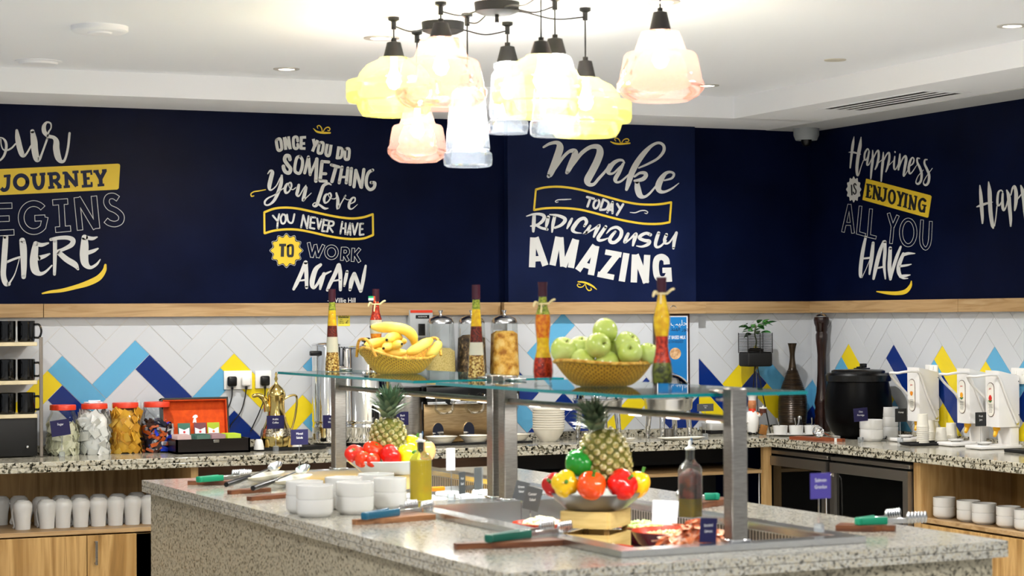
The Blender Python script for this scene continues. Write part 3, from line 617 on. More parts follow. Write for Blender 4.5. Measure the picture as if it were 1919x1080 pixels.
# --- right wall quote
q = Mural('white and yellow wall lettering HAPPINESS IS ENJOYING ALL YOU HAVE right of the corner', 'x')
q.put('lettering', MW, B4, 0, brush([(240,42,8),(225,140,34),(205,300,28),(191,436,18)]), brush([(328,48,10),(315,160,42),(290,300,42),(276,430,38),(280,524,28),(300,518,16),(330,420,10),(360,340,10)]), brush([(172,240,8),(230,240,24),(322,265,12)]), brush([(430,220,14),(410,197,18),(377,250,24),(372,328,24),(395,330,14),(430,250,10)]), brush([(430,232,22),(411,340,27),(406,398,24),(430,390,14),(462,320,10)]),
 brush([(475,215,12),(475,330,33),(461,450,29),(451,572,20)]), brush([(480,330,12),(520,240,18),(548,222,24),(550,300,29),(530,400,27),(506,456,16)]), brush([(530,390,10),(592,335,10)]), brush([(610,240,12),(605,350,33),(591,480,29),(583,606,18)]), brush([(610,360,12),(650,270,18),(683,248,24),(685,320,29),(665,420,27),(642,486,16)]), brush([(665,420,10),(734,350,10)]), brush([(755,292,16),(746,370,25),(747,446,22),(770,450,14),(806,370,10)]), brush([(757,232,18),(759,240,18)]),
 brush([(820,262,18),(812,370,33),(801,460,22)]), brush([(810,440,10),(850,330,18),(888,287,26),(898,335,35),(880,440,33),(867,534,24),(890,518,12),(942,425,8)]), brush([(942,420,8),(985,380,18),(998,330,16),(978,307,18),(950,350,27),(931,440,31),(942,506,24),(975,490,14),(1034,400,8)]), brush([(1068,318,16),(1040,317,20),(1041,370,25),(1070,430,31),(1094,510,31),(1085,600,29),(1050,640,28),(1022,618,14),(1050,540,10),(1116,465,10)]), brush([(1163,333,16),(1136,337,20),(1131,385,25),(1160,450,31),(1189,530,31),(1180,620,31),(1146,655,28),(1117,628,14),(1146,560,10),(1230,442,8)]))
q.put('badge', MW, B4, 0, star(235,710,97,80,12,1.72)); q.put('lettering', M_blackc, B4, 1, pen(18,[(207,650),(213,785)], rnd=False), pen(16,[(266,655),(250,637),(236,657),(246,692),(264,722),(260,760),(242,768),(231,745)], smooth=True))
q.put('banner', MY, B4, 0, poly((392,572),(1205,784),(1221,800),(1180,1060),(1165,1068),(345,842)))
q.put('lettering', M_blackc, B4, 1, pen(34,[(420,645),(409,812)],[(495,662),(555,848)],[(900,770),(885,934)],[(950,785),(1002,972)], rnd=False), pen(32,[(803,742),(830,832)],[(862,755),(830,832)],[(831,826),(815,918)], rnd=False), pen(26,[(500,665),(486,826)],[(566,688),(556,846)],[(955,788),(941,956)],[(1026,800),(1004,972)],[(1132,915),(1125,1005)], rnd=False), pen(20,[(394,643),(468,656)],[(412,726),(446,732)],[(384,802),(452,816)],[(478,660),(516,668)],[(538,680),(582,692)],[(468,820),(506,832)],[(608,690),(664,705)],[(780,735),(825,748)],[(845,749),(882,760)],[(785,908),(836,922)],[(874,762),(926,776)],[(858,924),(910,940)],[(934,780),(970,790)],[(1000,794),(1040,806)],[(918,950),(962,962)],[(1100,905),(1156,919)],[(463,655),(460,688)],[(448,816),(453,784)], rnd=False),
 pen(30,[(640,702),(630,815),(610,852),(588,845),(582,818)], smooth=True), ring(30, ell(718,805,37,80,n=20)[:-1]), pen(33,[(1140,855),(1110,832),(1077,852),(1062,910),(1077,975),(1108,985),(1128,960)], smooth=True))
q.hollow('lettering', MW, M_navy, B4b, outl(38,5,[(160,16),(88,333)],[(163,16),(202,346)],[(112,238),(192,240)]), outl(38,5,[(286,36),(257,340),(342,364)]), outl(40,5,[(404,68),(379,374),(463,394)]), outl(38,5,[(600,116),(648,275)],[(708,142),(648,275)],[(647,262),(628,462)]), outl(40,5,ell(822,335,81,144)), outl(38,5,[(978,192)]+crv([(966,400),(975,470),(1015,518),(1052,480),(1068,410)],5)+[(1077,208)]))
q.put('lettering', MW, B4b, 0, brush([(345,385,26),(320,500,38),(300,620,42),(286,750,42),(287,825,36),(300,838,18)]), brush([(308,830,8),(350,740,6),(390,640,6)]), brush([(428,452,32),(415,580,44),(400,700,38),(386,804,20)]), brush([(305,630,20),(400,620,22)]), brush([(545,438,28),(500,560,44),(460,720,44),(432,856,28)]), brush([(560,438,34),(560,560,38),(551,700,34),(565,855,18)]), brush([(480,735,20),(550,720,20)]), brush([(620,510,38),(615,620,44),(611,740,44),(621,862,28)]), brush([(738,496,24),(690,620,38),(647,760,34),(626,862,20)]),
 brush([(768,575,34),(736,650,44),(712,730,44),(722,800,42),(760,848,22),(818,852,10)]), brush([(760,590,34),(820,572,32),(898,572,10)]), brush([(720,715,28),(800,705,24),(856,693,10)]), brush([(735,830,36),(790,822,30),(843,813,12)]))
q.put('swoosh', MY, B4b, 0, brush([(858,884,12),(845,940,34),(790,1000,48),(690,1019,42),(580,1014,34),(468,1000,12)]))
q = Mural('white wall lettering of the word HAPPINESS cut off at the right edge', 'x')
q.put('lettering', MW, B5, 0, brush([(160,175,22),(175,330,58),(190,550,68),(205,760,54),(207,870,30)]), brush([(320,110,22),(338,280,74),(345,480,76),(360,700,74),(390,900,66),(405,955,36)]), brush([(430,920,22),(455,760,20),(475,560,22)]), brush([(102,568,18),(180,540,48),(300,500,38),(398,480,10)]), brush([(580,292,24),(550,262,26),(502,300,38),(484,420,44),(487,526,42),(520,538,30),(555,480,20)]), brush([(580,325,38),(575,450,48),(582,586,54),(602,630,36),(640,570,26),(672,450,24)]),
 brush([(655,262,28),(690,370,68),(705,550,68),(725,780,58),(727,922,32)]), brush([(730,350,22),(760,230,34),(798,194,48),(825,300,68),(825,450,68),(810,580,48),(800,634,26)]), brush([(850,430,24),(920,340,24)]), brush([(915,178,28),(945,280,68),(970,450,68),(985,650,58),(1000,850,36)]), brush([(990,330,24),(1030,210,34),(1070,190,48),(1095,300,66),(1090,480,60),(1070,620,30)]))
# ================================================================ THINGS ON THE BACK COUNTER
def base(px, py, z=.9):
    P = at(px, py, z); return P, upp(P)
FACE = -YAW*.0     # things on the back counter face straight out of the wall
def sign(name_lab, cardM, px0, px1, py0, py1, cx, cyb, lines, group=None, z=.9, cube=True, cubeM=None, tilt=0.0, txtM=None, rot=0.0, portrait=False):
    """a printed card on a thin wire rising from a small clear block"""
    P, u = base(cx, cyb, z); w_, h_ = (px1-px0)*u, (py1-py0)*u
    zc = (cyb-(py0+py1)/2)*u; xo = ((px0+px1)/2-cx)*u
    t = thing('sign_stand', name_lab, 'sign', P, rot, group)
    bs = .026
    obj('block', cubeM or M_acryl, rbox(0, 0, bs/2+.0005, bs, bs*.8, bs, .002, 1), parent=t)
    obj('wire', M_chrome, tube([(0, 0, bs), (0, 0, max(bs+.01, zc-h_*.15))], .0013, 6), parent=t)
    cd_ = obj('card', cardM, ry(rbox(0, 0, 0, w_, .0016, h_, .0006, 1), tilt), parent=t); cd_.location = (xo, -.004, zc)
    n = len(lines)
    for k, ln in enumerate(lines):
        label3d(ln, h_*.2*(1 if len(ln) < 9 else .72), txtM or M_txt, cd_, (0, -.0011, h_*(.22-.26*k)), (pi/2, 0, 0), sx=.9, ext=.0001)
    return t
# ---- mug rack at the far left
P, u = base(78, 857); RW, RD = .50, .32
rk = thing('mug_rack', 'black cupboard with three pale wooden shelves of black mugs at left edge', 'rack', (P.x-RW/2+.008, P.y+RD/2, .9))
obj('cupboard', M_blackm, rbox(-.01, 0, .098, RW-.03, RD-.03, .186, .004), parent=rk)
obj('knob', M_chrome, mv(ball(.008, n=12), (RW/2-.075, -RD/2+.006, .052)), parent=rk)
zs = [(857-717)*u, (857-780)*u, (857-645)*u]
for z in sorted(zs): obj('shelf', mat('pale_wood', '#d8c9a4', .5), rbox(-.012, 0, z, RW-.026, RD-.02, .019, .002, 1), parent=rk)
for x, y in ((RW/2-.008, -RD/2+.008), (RW/2-.008, RD/2-.008), (-RW/2+.008, -RD/2+.008), (-RW/2+.008, RD/2-.008)):
    obj('post', mat('taupe_metal', '#857d74', .4, .6), rbox(x, y, .293, .016, .016, .585, .002, 1), parent=rk)
obj('rear_post', mat('pale_wood'), box(RW/2-.115, RD/2-.02, .38, .02, .02, .38), parent=rk)
def mug(label, loc, rot, H, R, M, group):
    t = thing('mug', label, 'mug', loc, rot, group)
    obj('body', M, lathe([(0, .001), (R*.9, .001), (R*.96, .006), (R, .02), (R, H-.002), (R-.002, H), (R-.004, H-.003), (R-.004, .008), (0, .008)], 24), parent=t)
    obj('handle', M, tube(crv([(R-.002, 0, H*.82), (R+.02, 0, H*.8), (R+.03, 0, H*.5), (R+.02, 0, H*.22), (R-.002, 0, H*.2)], 4), .0055, 8), parent=t)
    return t
M_bmug = mat('black_glaze', '#040405', .1, spec=.6)
R_ = .043; proto = None; HM = .104
order_ = {0: 'bottom', 1: 'middle', 2: 'top'}
for row, z in enumerate(sorted(zs)):
    for k in range(4):
        X = P.x-.062-k*.094; loc = (X, P.y+.06, .9+z+.0098)
        lab = 'black mug at the right end of the %s rack shelf' % order_[row] if k == 0 else ('black mug %s on the %s rack shelf' % (['', 'second from the right', 'third from the right', 'fourth from the right'][k], order_[row]))
        if proto is None: proto = mug(lab, loc, -.35, HM, R_, M_bmug, 'black mugs on the rack'); m0 = proto
        else: dup(proto, loc, -.3 if k == 0 else -1.2-.3*k, lab, 'black mugs on the rack')
# ---- four plastic jars
def jar(label, px, pyb, stuff_label, kind, W=60, H=95):
    P, u = base(px, pyb); R = W*u/2; h = H*u; P = bx(px, -.142)
    t = thing('plastic_jar', label, 'jar', P, 0, None)
    obj('body', M_clear, lathe([(0, .002), (R*.92, .002), (R*.98, .012), (R, .03), (R, h*.62), (R*.93, h*.72), (R*.74, h*.82), (R*.72, h*.88)], 36, .22), parent=t)
    l = obj('lid', M_red, lathe([(0, h*.995), (R*.78, h*.99), (R*.81, h*.975), (R*.81, h*.89), (R*.77, h*.885), (R*.77, h*.95), (0, h*.95)], 36), parent=t)
    return t, P, R, h
def scraps(name, label, cat, P, R, z0, z1, mats_, n, size, seed, thick=.002, asp=1.5, colf=None):
    rnd = random.Random(seed); V, F, MI = [], [], []
    for k in range(n):
        a = rnd.random()*2*pi; r = R*math.sqrt(rnd.random())*.93; z = z0+(z1-z0)*rnd.random()
        if rnd.random() < .6: r = R*(.82+.11*rnd.random())
        s = size*(.8+.5*rnd.random())
        b = box(0, 0, 0, s*asp, thick, s)
        M = Matrix.Translation((r*cos(a), r*sin(a), z)) @ Matrix.Rotation(a+pi/2+rnd.uniform(-.5, .5), 4, 'Z') @ Matrix.Rotation(rnd.uniform(-.35, .35), 4, 'X') @ Matrix.Rotation(rnd.uniform(-1.2, 1.2), 4, 'Y')
        v, f = tf(b, M); o = len(V); V += v; F += [tuple(i+o for i in q) for q in f]; MI += [rnd.randrange(len(mats_))]*len(f)
    c = lathe([(0, z0), (R*.72, z0), (R*.78, z0+.02), (R*.78, z1-.03), (R*.5, z1), (0, z1)], 20); o = len(V); V += c[0]; F += [tuple(i+o for i in q) for q in c[1]]; MI += [0]*len(c[1])
    ob = obj(name, None, (V, F), loc=P, mats=mats_, midx=MI); return tag(ob, label, cat, None, 'stuff')
mA = mat('sachet_cream', '#d9d6bd', .5); mB = mat('sachet_white', '#e4e3e0', .45); mC = mat('sachet_yellow', '#dba52e', .5); mC2 = mat('sachet_yellow_b', '#c98f22', .5)
t, P, R, h = jar('red lidded plastic jar of cream sachets leftmost on counter', 118, 853, '', 0); scraps('creamer_sachets', 'cream paper sachets filling the leftmost red lidded jar', 'sachets', P, R, .006, h*.60, [mA, mat('sachet_cream_b', '#c4c2a4', .5)], 120, .03, 1)
t, P, R, h = jar('red lidded plastic jar of white sachets, second from left', 177, 850, '', 0); scraps('sugar_sachets', 'white sugar sachets filling the second red lidded jar', 'sachets', P, R, .006, h*.80, [mB, mat('sachet_white_b', '#cfcdc8', .45)], 130, .034, 2)
t, P, R, h = jar('red lidded plastic jar of yellow sachets, third from left', 235, 848, '', 0); scraps('sweetener_sachets', 'yellow paper sachets filling the third red lidded jar', 'sachets', P, R, .006, h*.84, [mC, mC2, mat('sachet_yellow_c', '#e3b548', .5)], 120, .036, 3)
t, P, R, h = jar('red lidded plastic jar of wrapped chocolate bars beside tea chest', 294, 847, '', 0); scraps('candy_bars', 'blue, brown and orange wrapped candy bars in the fourth jar', 'candy', P, R, .008, h*.62, [mat('wrap_navy', '#15162f', .3), mat('wrap_blue', '#2340c8', .3), mat('wrap_orange', '#c2571d', .3), mat('wrap_grey', '#b4b4bd', .25), mat('wrap_brown', '#3a1d12', .35)], 130, .014, 4, .012, 3.2)
sign('dark navy sugar card on clear block before the leftmost jar', M_navyc, 95, 131, 787, 817, 116, 857, ['سكر'[::-1] if False else 'Sugar'], tilt=-.13)
sign('black decaffeinated coffee card standing behind the candy bar jar', M_blackc, 274, 310, 739, 757, 292, 843, ['Decaffeinated', 'Coffee'])
P, u = base(262, 843); P = bx(262, -.06)
t = thing('straw_holder', 'white holder of paper wrapped straws behind the yellow sachet jar', 'straws', P)
obj('cup', mat('white_card'), lathe([(0, .0), (.03, 0), (.034, .16), (.031, .16), (.027, .01), (0, .01)], 20), parent=t)
for k in range(8):
    a = k*2*pi/8; obj('straw', M_ceram, tube([(.012*cos(a), .012*sin(a), .012), (.026*cos(a), .026*sin(a), .235+.012*(k % 3))], .0055, 6), parent=t)
P, u = base(201, 843); P = bx(203, -.045)
t = thing('napkin_box', 'low white box with chrome rim behind the white sachet jar', 'box', P)
obj('box', mat('white_card'), rbox(0, 0, .1, .06, .034, .2, .004), parent=t); obj('rim', M_chrome, rbox(0, 0, .2045, .064, .038, .008, .002), parent=t)
Lj = bx(175, -.142); Lj.z = .9+95*upp(Lj)*.995+.0008
tag(obj('paper_napkin', M_cardw, rz(rbox(0, 0, .004, .075, .06, .008, .002, 1), .3), rz(rbox(.006, .004, .0115, .06, .05, .006, .002, 1), -.2), loc=Lj), 'folded white napkin lying on the lid of the second jar', 'napkin')
# ---- tea chest
P, u = base(394, 849); TW = 142*u; TD = .20; P = bx(390, -.28)
t = thing('tea_chest', 'open dark wooden tea chest with orange lid lining beside the jars', 'tea box', P)
M_dk = mat('dark_lacquer', '#140c08', .25); M_or = noise_mat('orange_velvet', [(.3, '#c9400a'), (.7, '#e4560f')], (1, 1, 1), 3, 30, .9)
hb = 27*u
obj('tray', M_dk, box(0, 0, .005, TW, TD, .01), box(0, -TD/2+.005, hb/2, TW, .01, hb), box(0, TD/2-.005, hb/2, TW, .01, hb), box(-TW/2+.005, 0, hb/2, .01, TD, hb), box(TW/2-.005, 0, hb/2, .01, TD, hb), parent=t)
obj('clasp', M_chrome, rbox(.015, -TD/2-.002, hb-.012, .03, .006, .016, .002, 1), parent=t)
lw_ = 130*u; lh = 78*u
lid = obj('lid', M_dk, rbox(0, .012, lh/2, lw_, .01, lh, .003), box(0, -.012, lh-.004, lw_, .045, .009), box(-lw_/2+.004, -.012, lh/2, .008, .045, lh), box(lw_/2-.004, -.012, lh/2, .008, .045, lh), parent=t)
lid.location = (-.035, TD/2+.024, hb-.012); lid.rotation_euler = (-.16, 0, 0)
obj('lining', M_or, box(0, .004, lh/2, lw_-.018, .006, lh-.014), box(-lw_/2+.011, -.012, lh/2, .005, .04, lh-.014), box(lw_/2-.011, -.012, lh/2, .005, .04, lh-.014), box(0, -.012, lh-.012, lw_-.02, .04, .005), parent=lid)
ho = [(0,0),(.6,.05),(1.2,.3),(1.9,0),(2.6,.2),(2.2,.7),(2.4,1.6),(2.0,2.3),(2.5,2.9),(3.2,3.2),(3.3,4.0),(2.8,4.6),(1.9,4.9),(.9,4.5),(.2,3.7),(.0,3.1),(.5,2.9),(1.0,3.1),(.6,2.2),(.3,1.2)]
obj('emblem', M_txt, rx(prism([(x*.0085-.012, y*.0085) for x, y in ho], 0, .0012), pi/2), parent=lid).location = (.004, .0006, lh*.40)
label3d('1862', .011, M_txt, lid, (.01, -.0002, lh*.33), (pi/2, 0, 0))
sc_ = [('#c9b9b4', '#cf2f35'), ('#2f6a58', '#cf2f35'), ('#6d3540', '#cf2f35'), ('#a9bf1d', '#e0701c')]
def sachet(label, px, col, dot):
    q = thing('tea_sachet', label, 'tea bag', (0, 0, 0), 0, 'tea sachets on the chest lid'); w_, h_ = 24*u, 26*u
    obj('packet', mat('sach_'+col, col, .4), rbox(0, 0, h_/2, w_, .003, h_, .001, 1), parent=q)
    obj('label_panel', mat('white_card'), rx(prism([(-w_*.42, h_*.06), (w_*.42, h_*.06), (w_*.42, h_*.66), (0, h_*.5), (-w_*.42, h_*.66)], 0.0016, .0019), pi/2), parent=q)
    obj('fruit_print', mat('dot_'+dot, dot, .5), rx(prism([((.0052+.002*(k % 2))*cos(2*pi*k/16), h_*.34+(.0052+.002*(k % 2))*sin(2*pi*k/16)) for k in range(16)], .002, .0022), pi/2), parent=q)
    X = (px-394)*u; q.location = (P.x+X, P.y+TD/2-.012, .9+hb+.003); q.rotation_euler = (-.16, 0, 0); return q
for (c, d), px, lab in zip(sc_, (325, 357, 388, 414), ('grey pink tea sachet leftmost on the open chest lid', 'green topped tea sachet second on the open chest lid', 'dark red topped tea sachet third on the open chest lid', 'lime green tea sachet rightmost on the open chest lid')): sachet(lab, px, c, d)
tb = None
for g_, (px, c) in enumerate(((342, '#b79a96'), (379, '#2c5a4c'), (408, '#8a6a6e'), (438, '#a9c11c'))):
    for k in range(6):
        lab = '%s tea bag in the row filling the tea chest tray, %s' % (('dusty pink', 'dark green', 'mauve', 'lime green')[g_], ('frontmost of its row', 'second from the front', 'third from the front', 'third from the back', 'second from the back', 'rearmost of its row')[k])
        loc = (P.x+(px-394)*u, P.y-TD/2+.026+k*.021, .9+.0105)
        s_ = obj('tea_bag', mat('sach_'+c, c, .35), rx(rbox(0, .042, 0, 27*u, .082, .006, .002, 1), pi/2-.2), loc=loc); tag(s_, lab, 'tea bag', 'tea bags in the chest')
# ---- wall sockets with plugs
def socket(label, x0, x1, y0, y1, plugs, wall='y'):
    A = (on_y if wall == 'y' else on_x)((x0+x1)/2, (y0+y1)/2, -.006); u = upp(A); w_, h_ = (x1-x0)*u, (y1-y0)*u
    if wall == 'x': w_ = abs(on_x(x0, y0).y-on_x(x1, y0).y)
    t = thing('wall_socket', label, 'socket', A, 0 if wall == 'y' else -pi/2)
    obj('plate', mat('socket_white', '#e9e7e2', .3), rbox(0, -.006, 0, w_, .012, h_, .003), parent=t)
    n = len(plugs)
    for k, (c, dx) in enumerate(plugs):
        if not c: obj('switch', mat('socket_white'), rbox(dx*w_, -.014, h_*.2, .012, .006, .018, .002), parent=t); continue
        M = M_black if c == 'b' else mat('socket_white')
        p = thing('plug', ('black' if c == 'b' else 'white')+' three pin plug in the '+('double' if n > 1 else 'single')+' wall socket', 'plug', (A.x+dx*w_, A.y-.0125, A.z-.006))
        obj('plug_body', M, rbox(0, -.014, 0, .05, .026, .052, .01, 3), parent=p)
        obj('cord_grip', M_black, rbox(0, -.014, -.032, .012, .012, .02, .003), parent=p)
        obj('cable', M_black, tube(crv([(0, -.014, -.04), (-.004*(1+k), -.014, -.09), (-.03, -.012, -.16), (-.055-.02*k, .0, -.22), (-.075-.02*k, .004, -.262)], 6), .0032, 8), parent=p)
    return t
socket('double wall socket with a black and a white plug', 418, 472, 695, 730, [('b', -.24), ('w', .26)])
socket('single wall socket with a black plug behind the gold coffee pot', 477, 508, 695, 728, [('b', .05)])
# ---- gold coffee pot on its tray
P, u = base(540, 845); P = bx(540, P.y+.085)
tr = thing('serving_tray', 'oval black rimmed serving tray with gold inside under the coffee pot', 'tray', P)
obj('rim', M_blackm, lathe([(.08, 0), (.2, 0), (.206, .018), (.200, .018), (.196, .004)], 40, sy=.42), parent=tr)
obj('base_plate', M_gold, lathe([(0, .004), (.197, .004), (.197, .007), (0, .007)], 40, sy=.42), parent=tr)
PT = P
P = Vector((PT.x-(540-518)*u, PT.y+.01, .9078)); z = lambda py: (840-py)*u
t = thing('coffee_pot', 'tall gold Arabic coffee pot with long curved spout on tray', 'coffee pot', P)
pr = [(0, 0)]+[(r*u, z(y)) for r, y in ((27, 840), (30, 838), (31, 824), (30, 815), (26, 803), (20.5, 790), (17, 775), (15.5, 758), (16, 748), (16.5, 744))]
obj('body', M_gold, lathe(pr, 32), parent=t)
obj('engraved_band', noise_mat('engraved_silver', [(.4, '#8a7a58'), (.6, '#efe6d0')], (1, 1, 1), 2, 160, .25, .4, metal=1), lathe([(30.6*u, z(816)), (29.4*u, z(810)), (27*u, z(802)), (26.4*u, z(802)), (29.6*u, z(816))], 32), parent=t)
obj('lid', M_gold, lathe([(17.2*u, z(744)), (18*u, z(741)), (18*u, z(738)), (15*u, z(730)), (9*u, z(723)), (4*u, z(719)), (2*u, z(714)), (3.6*u, z(709)), (2*u, z(704)), (2.6*u, z(700)), (0, z(695))], 28), parent=t)
obj('spout', M_gold, tube(crv([(-17*u, 0, z(770)), (-19*u, 0, z(757)), (-24*u, 0, z(747)), (-34*u, 0, z(739)), (-47*u, 0, z(741))], 5), [q*u for q in [7]*5+[6]*5+[5]*5+[4]*5+[2.5]], 10), parent=t)
obj('handle', M_gold, tube(crv([(16*u, 0, z(747)), (26*u, 0, z(742)), (38*u, 0, z(741)), (41*u, 0, z(752)), (37*u, 0, z(780)), (30*u, 0, z(806)), (28*u, 0, z(808))], 5), 2.1*u, 8), parent=t)
def finjan(label, px, py):
    Q = Vector((PT.x+(px-540)*u, PT.y-.045+.0*py, .9078)); c = thing('coffee_cup', label, 'cup', Q, 0, 'small white coffee cups on the tray')
    obj('body', M_ceram, lathe([(0, .052), (.013, .052), (.018, .046), (.026, .01), (.027, 0), (.0255, 0), (.016, .044), (0, .048)], 24), parent=c); return c
finjan('upturned white handleless coffee cup left of the gold pot', 478, 0); finjan('white coffee cup in front of the gold pot', 517, 0); finjan('white coffee cup behind the milk card', 552, 0)
sign('dark navy Arabic coffee card in front of the gold pot', M_navyc, 499, 533, 779, 804, 517, 846, ['قهوة'[::-1] if False else 'Arabic', 'Coffee'])
# ---- coffee urns
def urn(label, px, pyb, pw, top, lid_top, group=None, gauge=True, tap=True, text=None, knob=True):
    P, u = base(px, pyb); R = pw*u/2; P = bx(px, min(P.y+R, -R-.035)); h = (pyb-top)*u
    t = thing('coffee_urn', label, 'coffee urn', P)
    obj('base', M_black, cyl(R*.9, 0, .02, 32), parent=t)
    obj('body', M_chrome, lathe([(R*.97, .02), (R, .03), (R, .095), (R*1.03, .1), (R*1.03, .105), (R, .11), (R, .125), (R*1.03, .13), (R*1.03, .135), (R, .14), (R, h*.98), (R*.98, h)], 48), parent=t)
    l = obj('lid', M_chrome, lathe([(R*1.04, h), (R*1.04, h+.006), (R*.9, h+.012), (R*.3, h+.02), (0, h+.021)], 40), parent=t)
    if knob: obj('lid_knob', M_black, mv(lathe([(.012, 0), (.012, .01), (.024, .014), (.025, .028), (.018, .034), (0, .035)], 20), (0, 0, h+.018)), parent=t)
    if tap:
        a = obj('tap', M_black, rbox(0, -R-.018, .14, .03, .04, .03, .006), rbox(0, -R-.03, .185, .026, .02, .10, .01, 3), tube([(0, -R-.03, .13), (0, -R-.035, .08)], .01, 10), parent=t)
    if gauge:
        g = obj('sight_glass', M_clear, mv(cyl(.012, .06, h-.06, 12), (-R*.95, -R*.62, 0)), parent=t)
        obj('gauge_cap', M_black, mv(rbox(0, 0, h-.04, .066, .03, .026, .006), (-R*.95, -R*.62, 0)), parent=t)
        obj('gauge_mount', M_chrome, mv(cyl(.019, .04, .07, 14), (-R*.95, -R*.62, 0)), parent=t)
    if text: label3d(text, .03, M_steelw, t, (.02, -R-.004, h-.055), (pi/2, 0, 0), ext=.002, sx=1.3)
    return t
urn('slim chrome coffee urn with sight glass behind the tray of cups', 612, 838, 54, 648, 0, gauge=True, tap=False, knob=False)
urn('wide chrome coffee urn with black tap and lid knob behind the pineapple', 687, 836, 92, 652, 0, gauge=False, text='BUR')
P, u = base(764, 836); R = 27*u; P = bx(764, -R-.06); h = 108*u
t = thing('milk_urn', 'plain brushed steel milk urn between chrome urn and cereal dispenser', 'urn', P)
obj('body', M_steel, lathe([(0, 0), (R*.97, 0), (R, .008), (R, h*.9), (R*.97, h*.9+.01), (0, h*.9+.01)], 40), parent=t)
obj('lid', M_black, lathe([(R*1.02, h*.9+.008), (R*1.02, h*.9+.03), (R*.9, h), (0, h+.004)], 40), parent=t)
sign('dark navy card hidden half behind the left glass post', M_navyc, 604, 636, 778, 803, 621, 852, ['Hot', 'Water'])
sign('dark navy tea card partly behind the pineapple leaves', M_navyc, 742, 766, 772, 797, 754, 840, ['Black', 'Tea'])
# ---- wall notices
A = on_y(644.5, 600, -.007); u = upp(A)
t = thing('caution_sign', 'yellow and black caution sticker on the tiles under the oak rail', 'sign', A)
obj('sticker', mat('caution_yellow', '#e6d64a', .45), rbox(0, .0005, 0, 24*u, .001, 23*u, .0004, 1), parent=t); obj('heading_bar', M_blackc, box(-.001, -.0006, 7*u, 20*u, .0008, 6*u), parent=t)
label3d('CAUTION', 5.2*u, mat('caution_yellow'), t, (-.001, -.0012, 7*u), (pi/2, 0, 0), sx=.82, ext=.0001, bold=.0006)
for k, s_ in enumerate(('HOT', 'SURFACE', 'TAKE CARE')): label3d(s_, 3.2*u, M_blackc, t, (-5*u, -.0004, (1-3.6*k)*u), (pi/2, 0, 0), sx=.6, ext=.0001)
obj('symbol', M_blackc, rx(prism([(x*u*.9+3*u, y*u*.9-6*u) for x, y in ((0,0),(5,0),(5,1),(2.6,1),(3.4,3),(6,5),(5.6,6),(2.6,4),(1.6,1.2),(0,1))], .0004, .0008), pi/2), parent=t)
A = on_y(789, 607, -.052); u = upp(A)
t = thing('control_panel', 'grey wall control panel with red top stripe under oak rail', 'control panel', A)
obj('casing', mat('panel_grey', '#a9adaf', .4), rbox(0, .0195, 0, 46*u, .053, 52*u, .004), parent=t)
obj('red_stripe', M_red, box(0, -.0075, 23*u, 44*u, .002, 5*u), parent=t)
obj('display', M_black, box(2*u, -.0075, 13*u, 27*u, .002, 6.5*u), parent=t); obj('button_block', M_black, rbox(0, -.01, -11*u, 13*u, .008, 22*u, .002), parent=t)
label3d('WATER FILTER', 3.4*u, M_txt, t, (2*u, -.0088, 13*u), (pi/2, 0, 0), sx=.8, ext=.0001)
# ---- cereal dispenser
P = bx(884, -.17); u = upp(P)
t = thing('cereal_dispenser', 'triple cereal dispenser with domed steel lids left of the pillar', 'cereal dispenser', P)
W_ = 186*u
obj('back_panel', noise_mat('bronze_steel', [(.3, '#a98c62'), (.7, '#c7aa80')], (3, 3, 40), 3, 6, .3, 0, metal=1), rbox(0, .03, .115, W_, .02, .22, .003), parent=t)
obj('housing', M_black, rbox(0, .02, .262, W_+.01, .10, .085, .008), rbox(0, .0, .218, W_, .06, .02, .004), parent=t)
obj('trim_strip', M_steelw, rbox(0, -.034, .214, W_+.004, .012, .016, .003), parent=t)
M_cf = noise_mat('cornflakes', [(.3, '#a86a1c'), (.5, '#e0ac4a'), (.7, '#f0cf80')], (1, 1, 1), 2, 26, .7, .6)
M_gr = noise_mat('granola', [(.35, '#241a12'), (.55, '#5a4630'), (.7, '#a58a60')], (1, 1, 1), 3, 45, .7, .6)
M_cc = noise_mat('oat_grain', [(.3, '#b79f56'), (.7, '#dcc886')], (1, 1, 1), 3, 160, .8, .4)
